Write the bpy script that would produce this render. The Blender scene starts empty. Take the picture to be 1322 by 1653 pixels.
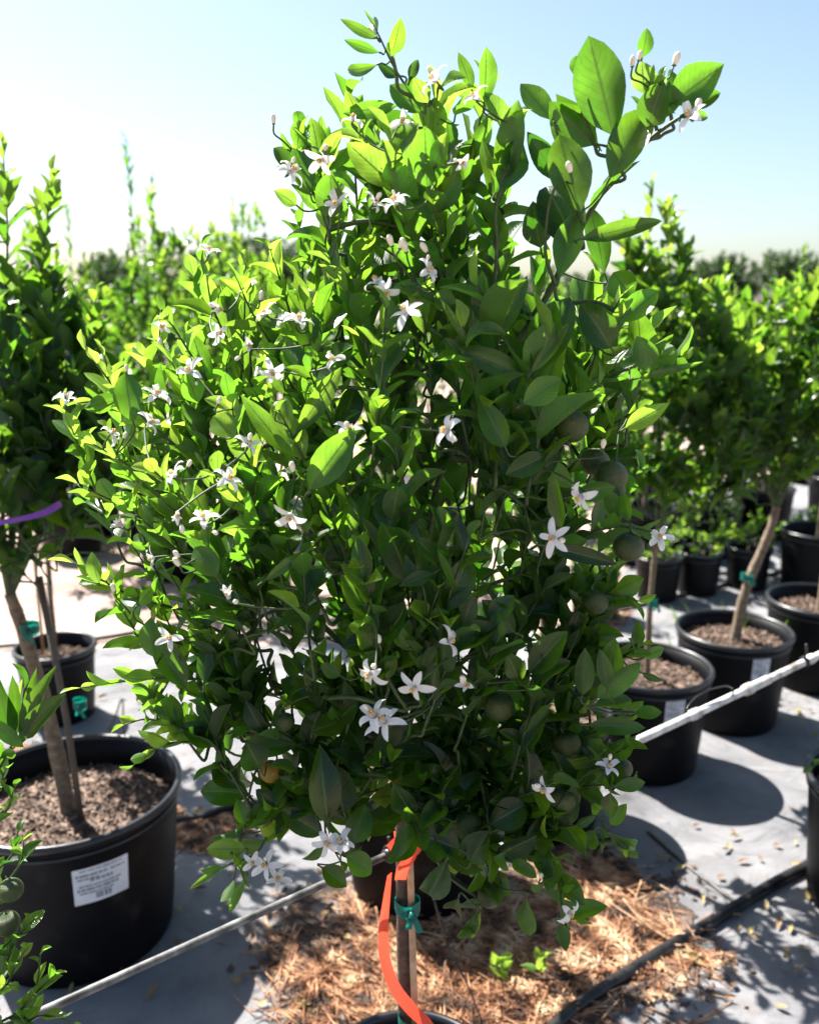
import bpy, math, random
import numpy as np
from mathutils import Vector, Matrix

S = bpy.context.scene
COL = S.collection
R = math.radians

# ------------------------------------------------------------------ camera, sky, sun, exposure
FPX, PITCH, HCAM = 1450.0, R(13.4), 1.66
cd = bpy.data.cameras.new('camera')
cam = bpy.data.objects.new('camera', cd)
COL.objects.link(cam)
cam.location = (0, 0, HCAM)
cam.rotation_euler = (R(90) - PITCH, 0, 0)
cd.sensor_fit = 'VERTICAL'
cd.sensor_height = 36.0
cd.lens = 36.0 * FPX / 1653.0
cd.clip_start = 0.05
cd.clip_end = 2000
cd.dof.use_dof = True
cd.dof.focus_distance = 1.10
cd.dof.aperture_fstop = 4.5
S.camera = cam

SUN = Vector((-0.215, 0.215, 0.41)).normalized()      # towards the sun
el = math.asin(SUN.z)
az = math.atan2(SUN.x, SUN.y)
w = bpy.data.worlds.new('World')
S.world = w
w.use_nodes = True
nt = w.node_tree
bg = nt.nodes['Background']
sky = nt.nodes.new('ShaderNodeTexSky')
sky.sky_type = 'NISHITA'
sky.sun_disc = False
sky.sun_elevation = el
sky.sun_rotation = az
sky.air_density = 1.0
sky.dust_density = 1.5
sky.ozone_density = 1.9
nt.links.new(sky.outputs[0], bg.inputs[0])
bg.inputs[1].default_value = 0.054
ld = bpy.data.lights.new('sun', 'SUN')
ld.energy = 5.0
ld.angle = R(0.5)
ld.color = (1.0, 0.96, 0.9)
lo = bpy.data.objects.new('sun', ld)
COL.objects.link(lo)
lo.rotation_euler = SUN.to_track_quat('Z', 'Y').to_euler()
vs = S.view_settings
vs.view_transform = 'Standard'
vs.look = 'None'
vs.gamma = 1
vs.use_curve_mapping = False
vs.exposure = 1.95
S.cycles.max_bounces = 8
S.cycles.transparent_max_bounces = 8

rng = np.random.default_rng(7)
random.seed(7)
FW = np.array([0, math.cos(PITCH), -math.sin(PITCH)])
DN = np.array([0, -math.sin(PITCH), -math.cos(PITCH)])


def P(px, py, Y):
    """world point seen at photo coordinates px, py whose distance into the scene is Y"""
    x = (px - 661) / FPX
    y = (py - 826) / FPX
    d = FW + y * DN + np.array([x, 0, 0])
    return np.array([0, 0, HCAM]) + d * (Y / d[1])


def G(px, py, h=0.0):
    """world point at height h seen at photo coordinates"""
    x = (px - 661) / FPX
    y = (py - 826) / FPX
    d = FW + y * DN + np.array([x, 0, 0])
    return np.array([0, 0, HCAM]) + d * ((h - HCAM) / d[2])


# ------------------------------------------------------------------ materials
def mat(name):
    m = bpy.data.materials.new(name)
    m.use_nodes = True
    t = m.node_tree
    return m, t, t.nodes['Principled BSDF'], t.nodes['Material Output']


def N(t, kind, **kw):
    n = t.nodes.new(kind)
    for k, v in kw.items():
        if k.startswith('i_'):
            n.inputs[k[2:].replace('_', ' ')].default_value = v
        else:
            setattr(n, k, v)
    return n


def ramp(t, fac, stops):
    r = t.nodes.new('ShaderNodeValToRGB')
    e = r.color_ramp.elements
    while len(e) < len(stops):
        e.new(0.5)
    for q, (p, c) in zip(e, stops):
        q.position = p
        q.color = (*c, 1)
    t.links.new(fac, r.inputs[0])
    return r.outputs[0]


def noise_mat(name, stops, scale=8, rough=0.8, bump=0.3, bscale=None, detail=6, spec=0.5, dist=0.01):
    m, t, b, o = mat(name)
    tc = N(t, 'ShaderNodeTexCoord')
    n = N(t, 'ShaderNodeTexNoise')
    n.inputs['Scale'].default_value = scale
    n.inputs['Detail'].default_value = detail
    t.links.new(tc.outputs['Object'], n.inputs['Vector'])
    t.links.new(ramp(t, n.outputs['Fac'], stops), b.inputs['Base Color'])
    b.inputs['Roughness'].default_value = rough
    b.inputs['Specular IOR Level'].default_value = spec
    if bump:
        n2 = N(t, 'ShaderNodeTexNoise')
        n2.inputs['Scale'].default_value = bscale or scale * 5
        n2.inputs['Detail'].default_value = 5
        t.links.new(tc.outputs['Object'], n2.inputs['Vector'])
        bp = N(t, 'ShaderNodeBump')
        bp.inputs['Strength'].default_value = bump
        bp.inputs['Distance'].default_value = dist
        t.links.new(n2.outputs['Fac'], bp.inputs['Height'])
        t.links.new(bp.outputs[0], b.inputs['Normal'])
    return m


def leaf_mat(name, dark, mid, young, tdark, tmid, tyoung, rough=0.33, veins=True, tw=0.5):
    m, t, b, o = mat(name)
    L = t.links.new
    at = N(t, 'ShaderNodeAttribute', attribute_name='tint')
    sep = N(t, 'ShaderNodeSeparateColor')
    L(at.outputs['Color'], sep.inputs[0])
    refl = ramp(t, sep.outputs[0], [(0, dark), (.5, mid), (1, young)])
    tran = ramp(t, sep.outputs[0], [(0, tdark), (.5, tmid), (1, tyoung)])
    # per-leaf brightness and hue shift
    hs = N(t, 'ShaderNodeHueSaturation')
    mr = N(t, 'ShaderNodeMapRange')
    mr.inputs['To Min'].default_value = .72
    mr.inputs['To Max'].default_value = 1.25
    L(sep.outputs[1], mr.inputs[0])
    L(mr.outputs[0], hs.inputs['Value'])
    mh = N(t, 'ShaderNodeMapRange')
    mh.inputs['To Min'].default_value = .485
    mh.inputs['To Max'].default_value = .51
    L(sep.outputs[2], mh.inputs[0])
    L(mh.outputs[0], hs.inputs['Hue'])
    L(refl, hs.inputs['Color'])
    ht = N(t, 'ShaderNodeHueSaturation')
    L(mr.outputs[0], ht.inputs['Value'])
    L(mh.outputs[0], ht.inputs['Hue'])
    L(tran, ht.inputs['Color'])
    rc, tc_ = hs.outputs[0], ht.outputs[0]
    # underside paler and duller
    geo = N(t, 'ShaderNodeNewGeometry')
    mx = N(t, 'ShaderNodeMix', data_type='RGBA')
    mul = N(t, 'ShaderNodeMath', operation='MULTIPLY')
    mul.inputs[1].default_value = .3
    L(geo.outputs['Backfacing'], mul.inputs[0])
    L(mul.outputs[0], mx.inputs['Factor'])
    L(rc, mx.inputs[6])
    mx.inputs[7].default_value = (.08, .14, .05, 1)
    rc = mx.outputs[2]
    if veins:
        uv = N(t, 'ShaderNodeUVMap', uv_map='UVMap')
        sx = N(t, 'ShaderNodeSeparateXYZ')
        L(uv.outputs[0], sx.inputs[0])
        ab = N(t, 'ShaderNodeMath', operation='ABSOLUTE')
        sb = N(t, 'ShaderNodeMath', operation='SUBTRACT')
        sb.inputs[1].default_value = .5
        L(sx.outputs[1], sb.inputs[0])
        L(sb.outputs[0], ab.inputs[0])          # 0 at the midrib .. .5 at the margin
        # side veins: bands of u + 0.55*|v|
        m1 = N(t, 'ShaderNodeMath', operation='MULTIPLY_ADD')
        m1.inputs[1].default_value = -.55
        L(ab.outputs[0], m1.inputs[0])
        L(sx.outputs[0], m1.inputs[2])
        tcn = N(t, 'ShaderNodeTexCoord')
        no = N(t, 'ShaderNodeTexNoise')
        no.inputs['Scale'].default_value = 60
        L(tcn.outputs['Object'], no.inputs['Vector'])
        m2 = N(t, 'ShaderNodeMath', operation='MULTIPLY_ADD')
        m2.inputs[1].default_value = .06
        L(no.outputs['Fac'], m2.inputs[0])
        L(m1.outputs[0], m2.inputs[2])
        m3 = N(t, 'ShaderNodeMath', operation='MULTIPLY')
        m3.inputs[1].default_value = 62
        L(m2.outputs[0], m3.inputs[0])
        sn = N(t, 'ShaderNodeMath', operation='SINE')
        L(m3.outputs[0], sn.inputs[0])
        pw = N(t, 'ShaderNodeMapRange')
        pw.inputs['From Min'].default_value = .72
        pw.inputs['From Max'].default_value = 1.0
        L(sn.outputs[0], pw.inputs[0])
        mid_ = N(t, 'ShaderNodeMapRange')
        mid_.inputs['From Min'].default_value = .045
        mid_.inputs['From Max'].default_value = .008
        L(ab.outputs[0], mid_.inputs[0])
        mxv = N(t, 'ShaderNodeMath', operation='MULTIPLY_ADD')
        mxv.inputs[1].default_value = .36
        L(pw.outputs[0], mxv.inputs[0])
        L(mid_.outputs[0], mxv.inputs[2])
        cl = N(t, 'ShaderNodeClamp')
        L(mxv.outputs[0], cl.inputs[0])
        # rib: paler in reflection, darker in transmission
        mv = N(t, 'ShaderNodeMix', data_type='RGBA')
        f1 = N(t, 'ShaderNodeMath', operation='MULTIPLY')
        f1.inputs[1].default_value = .5
        L(cl.outputs[0], f1.inputs[0])
        L(f1.outputs[0], mv.inputs['Factor'])
        L(rc, mv.inputs[6])
        mv.inputs[7].default_value = (.22, .34, .08, 1)
        rc = mv.outputs[2]
        mt = N(t, 'ShaderNodeMix', data_type='RGBA')
        L(cl.outputs[0], mt.inputs['Factor'])
        L(tc_, mt.inputs[6])
        mt.inputs[7].default_value = (.06, .15, .01, 1)
        # blotchy thickness of the blade
        no2 = N(t, 'ShaderNodeTexNoise')
        no2.inputs['Scale'].default_value = 45
        no2.inputs['Detail'].default_value = 5
        L(tcn.outputs['Object'], no2.inputs['Vector'])
        vv = N(t, 'ShaderNodeMapRange')
        vv.inputs['From Min'].default_value = .3
        vv.inputs['From Max'].default_value = .7
        vv.inputs['To Min'].default_value = .68
        vv.inputs['To Max'].default_value = 1.15
        L(no2.outputs['Fac'], vv.inputs[0])
        h3 = N(t, 'ShaderNodeHueSaturation')
        L(vv.outputs[0], h3.inputs['Value'])
        L(mt.outputs[2], h3.inputs['Color'])
        tc_ = h3.outputs[0]
        n5 = N(t, 'ShaderNodeTexNoise')
        n5.inputs['Scale'].default_value = 170
        n5.inputs['Detail'].default_value = 2
        L(tcn.outputs['Object'], n5.inputs['Vector'])
        sp = N(t, 'ShaderNodeMapRange')
        sp.inputs['From Min'].default_value = .70
        sp.inputs['From Max'].default_value = .76
        L(n5.outputs['Fac'], sp.inputs[0])
        for which in (0, 1):
            ms_ = N(t, 'ShaderNodeMix', data_type='RGBA')
            L(sp.outputs[0], ms_.inputs['Factor'])
            L((rc, tc_)[which], ms_.inputs[6])
            ms_.inputs[7].default_value = (.16, .12, .04, 1)
            if which:
                tc_ = ms_.outputs[2]
            else:
                rc = ms_.outputs[2]
        bp = N(t, 'ShaderNodeBump')
        bp.inputs['Strength'].default_value = .35
        bp.inputs['Distance'].default_value = .0012
        bs = N(t, 'ShaderNodeMath', operation='MULTIPLY_ADD')
        bs.inputs[1].default_value = -.8
        L(cl.outputs[0], bs.inputs[0])
        L(no2.outputs['Fac'], bs.inputs[2])
        L(bs.outputs[0], bp.inputs['Height'])
        L(bp.outputs[0], b.inputs['Normal'])
    L(rc, b.inputs['Base Color'])
    rr = N(t, 'ShaderNodeMapRange')
    rr.inputs['To Min'].default_value = rough - .06
    rr.inputs['To Max'].default_value = rough + .12
    L(sep.outputs[2], rr.inputs[0])
    ra = N(t, 'ShaderNodeMath', operation='MULTIPLY_ADD')     # the underside is matt
    ra.inputs[1].default_value = .22
    L(geo.outputs['Backfacing'], ra.inputs[0])
    L(rr.outputs[0], ra.inputs[2])
    L(ra.outputs[0], b.inputs['Roughness'])
    b.inputs['Specular IOR Level'].default_value = .6
    tr = N(t, 'ShaderNodeBsdfTranslucent')
    L(tc_, tr.inputs['Color'])
    ms = N(t, 'ShaderNodeMixShader')
    ms.inputs[0].default_value = tw
    L(b.outputs[0], ms.inputs[1])
    L(tr.outputs[0], ms.inputs[2])
    L(ms.outputs[0], o.inputs['Surface'])
    return m


M = {}
M['leaf'] = leaf_mat('citrus leaf', (.004, .022, .005), (.014, .058, .009), (.09, .21, .025),
                     (.045, .17, .005), (.22, .50, .025), (.50, .78, .08), rough=.27)
M['leaf_far'] = leaf_mat('citrus leaf plain', (.005, .026, .005), (.016, .062, .01), (.09, .21, .025),
                         (.045, .16, .006), (.17, .37, .02), (.48, .70, .07), veins=False)
M['leaf_olive'] = leaf_mat('dull far leaf', (.012, .032, .012), (.022, .052, .018), (.045, .085, .03),
                           (.03, .08, .015), (.05, .11, .02), (.08, .16, .03), veins=False, rough=.55, tw=.35)
M['bark'] = noise_mat('grey brown bark', [(.3, (.09, .06, .04)), (.6, (.2, .15, .1)), (.8, (.3, .25, .18))], 60, .85, .6, 180, dist=.003)
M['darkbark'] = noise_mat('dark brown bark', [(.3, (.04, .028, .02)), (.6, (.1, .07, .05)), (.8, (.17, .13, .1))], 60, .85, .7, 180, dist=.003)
M['twig'] = noise_mat('green twig', [(.3, (.02, .035, .01)), (.7, (.06, .1, .025))], 50, .6, .3, 200, dist=.001)
M['plastic'] = noise_mat('black nursery plastic', [(.35, (.0025, .0025, .0035)), (.6, (.004, .004, .0055)), (.74, (.02, .019, .019))], 9, .5, .12, 60, spec=.16, dist=.002)
M['rimplastic'] = noise_mat('dusty black rim plastic', [(.35, (.006, .006, .008)), (.7, (.02, .02, .024))], 14, .34, .1, 60, dist=.002)
M['hose'] = noise_mat('black poly hose', [(.4, (.004, .004, .005)), (.75, (.03, .028, .027))], 22, .4, .15, 90, dist=.002)
M['chips'] = noise_mat('bark chips', [(.3, (.03, .018, .012)), (.5, (.095, .06, .042)), (.72, (.27, .19, .14))], 60, .9, .5, 200, dist=.003)
M['darkdirt'] = noise_mat('dark organic dirt', [(.36, (.02, .014, .01)), (.5, (.075, .048, .034)), (.6, (.15, .11, .09)), (.7, (.2, .19, .19))], 9, .95, .9, 60, detail=10, dist=.02)
M['straw'] = noise_mat('dry pine straw', [(.36, (.05, .028, .016)), (.45, (.23, .10, .045)), (.54, (.42, .22, .11)), (.67, (.58, .42, .26))], 16, .7, 0, detail=3)
M['soilbed'] = noise_mat('dark dirt', [(.3, (.035, .024, .018)), (.5, (.09, .06, .045)), (.75, (.28, .2, .15))], 14, .95, .8, 70)
M['pipe'] = noise_mat('weathered pale pipe', [(.36, (.22, .2, .17)), (.5, (.5, .5, .48)), (.7, (.66, .66, .64))], 22, .45, .25, 160, dist=.001)
M['wornpipe'] = noise_mat('grey worn conduit', [(.38, (.035, .035, .035)), (.52, (.11, .11, .105)), (.7, (.22, .22, .21))], 40, .45, .3, 160, dist=.001)


def film(name, c1, c2, tc):
    m = noise_mat(name, [(.3, c1), (.7, c2)], 30, .4, .5, 70, dist=.0015)
    t = m.node_tree
    tr = N(t, 'ShaderNodeBsdfTranslucent')
    tr.inputs['Color'].default_value = (*tc, 1)
    ms = N(t, 'ShaderNodeMixShader')
    ms.inputs[0].default_value = .45
    o = t.nodes['Material Output']
    t.links.new(t.nodes['Principled BSDF'].outputs[0], ms.inputs[1])
    t.links.new(tr.outputs[0], ms.inputs[2])
    t.links.new(ms.outputs[0], o.inputs['Surface'])
    return m


M['orange'] = film('orange flagging film', (.8, .06, .025), (.92, .11, .05), (.95, .10, .05))
M['purple'] = film('purple film', (.22, .06, .4), (.32, .12, .5), (.35, .1, .6))
M['teal'] = film('teal tie film', (.0, .12, .10), (.01, .2, .16), (.0, .22, .17))
M['bamboo'] = noise_mat('tan wooden stake', [(.3, (.3, .17, .09)), (.6, (.48, .3, .17)), (.8, (.58, .4, .25))], 40, .6, .3, 160, dist=.001)
M['label'] = noise_mat('white paper label', [(.3, (.62, .62, .66)), (.7, (.75, .75, .78))], 30, .6, .1, 50, dist=.001)
M['ink'] = noise_mat('faded grey print', [(.3, (.2, .2, .23)), (.7, (.3, .3, .34))], 30, .7, 0)
M['farbark'] = noise_mat('far bark', [(.3, (.05, .04, .03)), (.7, (.12, .1, .08))], 6, .9, .3)
M['anther'] = noise_mat('yellow orange anther', [(.3, (.6, .3, .05)), (.7, (.8, .5, .14))], 200, .8, 0)
M['pistil'] = noise_mat('pale yellow pistil', [(.3, (.6, .6, .3)), (.7, (.7, .7, .4))], 200, .6, 0)


def petal_material():
    m, t, b, o = mat('white petal')
    b.inputs['Base Color'].default_value = (.85, .85, .83, 1)
    b.inputs['Roughness'].default_value = .5
    tr = N(t, 'ShaderNodeBsdfTranslucent')
    tc = N(t, 'ShaderNodeTexCoord')
    n = N(t, 'ShaderNodeTexNoise')
    n.inputs['Scale'].default_value = 250
    t.links.new(tc.outputs['Object'], n.inputs['Vector'])
    t.links.new(ramp(t, n.outputs['Fac'], [(.3, (.7, .68, .64)), (.7, (.85, .84, .82))]), tr.inputs['Color'])
    ms = N(t, 'ShaderNodeMixShader')
    ms.inputs[0].default_value = .4
    t.links.new(b.outputs[0], ms.inputs[1])
    t.links.new(tr.outputs[0], ms.inputs[2])
    t.links.new(ms.outputs[0], o.inputs['Surface'])
    return m


M['petal'] = petal_material()


def bud_material():
    m, t, b, o = mat('cream bud')
    tc = N(t, 'ShaderNodeTexCoord')
    n = N(t, 'ShaderNodeTexNoise')
    n.inputs['Scale'].default_value = 120
    t.links.new(tc.outputs['Object'], n.inputs['Vector'])
    t.links.new(ramp(t, n.outputs['Fac'], [(.3, (.72, .66, .5)), (.7, (.85, .8, .68))]), b.inputs['Base Color'])
    b.inputs['Roughness'].default_value = .45
    b.inputs['Subsurface Weight'].default_value = .3
    b.inputs['Subsurface Radius'].default_value = (.004, .003, .002)
    return m


M['bud'] = bud_material()


def fruit_material(name, c1, c2):
    m, t, b, o = mat(name)
    tc = N(t, 'ShaderNodeTexCoord')
    n = N(t, 'ShaderNodeTexNoise')
    n.inputs['Scale'].default_value = 1.6
    n.inputs['Detail'].default_value = 6
    t.links.new(tc.outputs['Object'], n.inputs['Vector'])
    t.links.new(ramp(t, n.outputs['Fac'], [(.35, c1), (.7, c2)]), b.inputs['Base Color'])
    v = N(t, 'ShaderNodeTexVoronoi')
    v.inputs['Scale'].default_value = 22
    t.links.new(tc.outputs['Object'], v.inputs['Vector'])
    bp = N(t, 'ShaderNodeBump')
    bp.inputs['Strength'].default_value = .5
    bp.inputs['Distance'].default_value = .0015
    t.links.new(v.outputs['Distance'], bp.inputs['Height'])
    t.links.new(bp.outputs[0], b.inputs['Normal'])
    b.inputs['Roughness'].default_value = .38
    b.inputs['Subsurface Weight'].default_value = .0
    b.inputs['Subsurface Radius'].default_value = (.004, .005, .001)
    return m


M['fruit'] = fruit_material('green citrus peel', (.016, .042, .004), (.055, .068, .008))
M['fruit_ripe'] = fruit_material('turning citrus peel', (.2, .15, .015), (.42, .2, .02))


def fabric_material():
    m, t, b, o = mat('faded woven weed fabric')
    L = t.links.new
    tc = N(t, 'ShaderNodeTexCoord')
    n = N(t, 'ShaderNodeTexNoise')
    n.inputs['Scale'].default_value = 2.2
    n.inputs['Detail'].default_value = 9
    n.inputs['Roughness'].default_value = .62
    L(tc.outputs['Object'], n.inputs['Vector'])
    base = ramp(t, n.outputs['Fac'], [(.32, (.05, .048, .05)), (.43, (.14, .139, .148)), (.56, (.19, .188, .195)), (.68, (.26, .256, .26))])
    n2 = N(t, 'ShaderNodeTexNoise')
    n2.inputs['Scale'].default_value = 9
    n2.inputs['Detail'].default_value = 8
    n2.inputs['Roughness'].default_value = .7
    L(tc.outputs['Object'], n2.inputs['Vector'])
    k = ramp(t, n2.outputs['Fac'], [(.55, (0, 0, 0)), (.72, (1, 1, 1))])
    mx = N(t, 'ShaderNodeMix', data_type='RGBA')
    f = N(t, 'ShaderNodeMath', operation='MULTIPLY')
    f.inputs[1].default_value = .65
    L(k, f.inputs[0])
    L(f.outputs[0], mx.inputs['Factor'])
    L(base, mx.inputs[6])
    mx.inputs[7].default_value = (.19, .145, .12, 1)
    L(mx.outputs[2], b.inputs['Base Color'])
    b.inputs['Roughness'].default_value = .5
    b.inputs['Specular IOR Level'].default_value = .7
    wv = N(t, 'ShaderNodeTexWave')
    wv.inputs['Scale'].default_value = 160
    wv.inputs['Distortion'].default_value = 1.0
    L(tc.outputs['Object'], wv.inputs['Vector'])
    w2 = N(t, 'ShaderNodeTexWave', bands_direction='Y')
    w2.inputs['Scale'].default_value = 160
    L(tc.outputs['Object'], w2.inputs['Vector'])
    ad = N(t, 'ShaderNodeMath', operation='ADD')
    L(wv.outputs['Fac'], ad.inputs[0])
    L(w2.outputs['Fac'], ad.inputs[1])
    ad2 = N(t, 'ShaderNodeMath', operation='MULTIPLY_ADD')
    ad2.inputs[1].default_value = .25
    L(ad.outputs[0], ad2.inputs[0])
    n3 = N(t, 'ShaderNodeTexNoise')
    n3.inputs['Scale'].default_value = 30
    n3.inputs['Detail'].default_value = 6
    L(tc.outputs['Object'], n3.inputs['Vector'])
    L(n3.outputs['Fac'], ad2.inputs[2])
    n4 = N(t, 'ShaderNodeTexNoise')
    n4.inputs['Scale'].default_value = 3.5
    n4.inputs['Detail'].default_value = 4
    n4.inputs['Distortion'].default_value = 1.4
    L(tc.outputs['Object'], n4.inputs['Vector'])
    rg = N(t, 'ShaderNodeTexNoise', noise_type='RIDGED_MULTIFRACTAL')
    rg.inputs['Scale'].default_value = 1.7
    rg.inputs['Detail'].default_value = 3
    rg.inputs['Distortion'].default_value = .8
    L(tc.outputs['Object'], rg.inputs['Vector'])
    br = N(t, 'ShaderNodeBump')
    br.inputs['Strength'].default_value = .5
    br.inputs['Distance'].default_value = .03
    L(rg.outputs['Fac'], br.inputs['Height'])
    bp0 = N(t, 'ShaderNodeBump')
    L(br.outputs[0], bp0.inputs['Normal'])
    bp0.inputs['Strength'].default_value = .9
    bp0.inputs['Distance'].default_value = .05
    L(n4.outputs['Fac'], bp0.inputs['Height'])
    bp = N(t, 'ShaderNodeBump')
    L(bp0.outputs[0], bp.inputs['Normal'])
    bp.inputs['Strength'].default_value = .6
    bp.inputs['Distance'].default_value = .006
    L(ad2.outputs[0], bp.inputs['Height'])
    L(bp.outputs[0], b.inputs['Normal'])
    return m


M['fabric'] = fabric_material()


def soil_material():
    m, t, b, o = mat('pinkish bare ground')
    L = t.links.new
    tc = N(t, 'ShaderNodeTexCoord')
    n = N(t, 'ShaderNodeTexNoise')
    n.inputs['Scale'].default_value = .9
    n.inputs['Detail'].default_value = 12
    n.inputs['Roughness'].default_value = .68
    L(tc.outputs['Object'], n.inputs['Vector'])
    L(ramp(t, n.outputs['Fac'], [(.32, (.15, .10, .075)), (.48, (.30, .215, .175)), (.66, (.42, .33, .28))]), b.inputs['Base Color'])
    b.inputs['Roughness'].default_value = .95
    n2 = N(t, 'ShaderNodeTexNoise')
    n2.inputs['Scale'].default_value = 18
    n2.inputs['Detail'].default_value = 10
    L(tc.outputs['Object'], n2.inputs['Vector'])
    bp = N(t, 'ShaderNodeBump')
    bp.inputs['Strength'].default_value = .8
    bp.inputs['Distance'].default_value = .03
    L(n2.outputs['Fac'], bp.inputs['Height'])
    L(bp.outputs[0], b.inputs['Normal'])
    return m


M['ground'] = soil_material()


# ------------------------------------------------------------------ object helpers
def mesh_obj(name, verts, faces, m, parent=None, smooth=True, mats=None):
    me = bpy.data.meshes.new(name)
    me.from_pydata([tuple(v) for v in verts], [], [tuple(f) for f in faces])
    me.materials.append(m)
    if mats:
        for q in mats:
            me.materials.append(q)
    if smooth:
        me.shade_smooth()
    me.update()
    o = bpy.data.objects.new(name, me)
    COL.objects.link(o)
    o.parent = parent
    return o


def empty(name, loc, label, cat, group=None, rz=0):
    o = bpy.data.objects.new(name, None)
    o.empty_display_size = .1
    COL.objects.link(o)
    o.location = loc
    o.rotation_euler = (0, 0, rz)
    o['label'] = label
    o['category'] = cat
    if group:
        o['group'] = group
    return o


def tag(o, label=None, cat=None, group=None, kind=None):
    if label:
        o['label'] = label
    if cat:
        o['category'] = cat
    if group:
        o['group'] = group
    if kind:
        o['kind'] = kind
    return o


def copy_tree(o, parent=None):
    c = o.copy()
    COL.objects.link(c)
    c.parent = parent
    for ch in list(o.children):
        copy_tree(ch, c)
    return c


def nrm(v):
    v = np.asarray(v, float)
    return v / (np.linalg.norm(v) + 1e-9)


class MB:
    def __init__(s):
        s.v, s.f, s.n = [], [], 0

    def add(s, v, f):
        v = np.asarray(v, float)
        s.v.append(v)
        s.f += [tuple(int(i) + s.n for i in q) for q in f]
        s.n += len(v)

    def tube(s, pts, rad, seg=8, cap=True):
        pts = [np.asarray(p, float) for p in pts]
        n = len(pts)
        if np.isscalar(rad):
            rad = [rad] * n
        vs_, ref = [], None
        for i in range(n):
            d = nrm(pts[min(i + 1, n - 1)] - pts[max(i - 1, 0)])
            if ref is None:
                ref = np.array([0, 0, 1.]) if abs(d[2]) < .9 else np.array([1., 0, 0])
            u = nrm(ref - d * ref.dot(d))
            ref = u
            v = np.cross(d, u)
            for k in range(seg):
                a = 2 * math.pi * k / seg
                vs_.append(pts[i] + rad[i] * (math.cos(a) * u + math.sin(a) * v))
        fs = []
        for i in range(n - 1):
            for k in range(seg):
                k2 = (k + 1) % seg
                fs.append((i * seg + k, i * seg + k2, (i + 1) * seg + k2, (i + 1) * seg + k))
        if cap:
            fs.append(tuple(range(seg))[::-1])
            fs.append(tuple((n - 1) * seg + k for k in range(seg)))
        s.add(vs_, fs)
        return s

    def lathe(s, prof, seg=48, c=(0, 0, 0), close=False):
        vs_ = []
        for r, z in prof:
            for k in range(seg):
                a = 2 * math.pi * k / seg
                vs_.append((c[0] + r * math.cos(a), c[1] + r * math.sin(a), c[2] + z))
        fs = []
        n = len(prof)
        for i in range(n - 1 + (1 if close else 0)):
            j = (i + 1) % n
            for k in range(seg):
                k2 = (k + 1) % seg
                fs.append((i * seg + k, i * seg + k2, j * seg + k2, j * seg + k))
        s.add(vs_, fs)
        return s

    def obj(s, name, m, parent=None, smooth=True, mats=None):
        return mesh_obj(name, np.concatenate(s.v), s.f, m, parent, smooth, mats)


def smoothline(pts, n=6):
    """Catmull-Rom through pts"""
    pts = [np.asarray(p, float) for p in pts]
    q = [2 * pts[0] - pts[1]] + pts + [2 * pts[-1] - pts[-2]]
    out = []
    for i in range(1, len(q) - 2):
        p0, p1, p2, p3 = q[i - 1:i + 3]
        for k in range(n):
            t = k / n
            out.append(.5 * ((2 * p1) + (-p0 + p2) * t + (2 * p0 - 5 * p1 + 4 * p2 - p3) * t * t + (-p0 + 3 * p1 - 3 * p2 + p3) * t ** 3))
    out.append(pts[-1])
    return out


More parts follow.
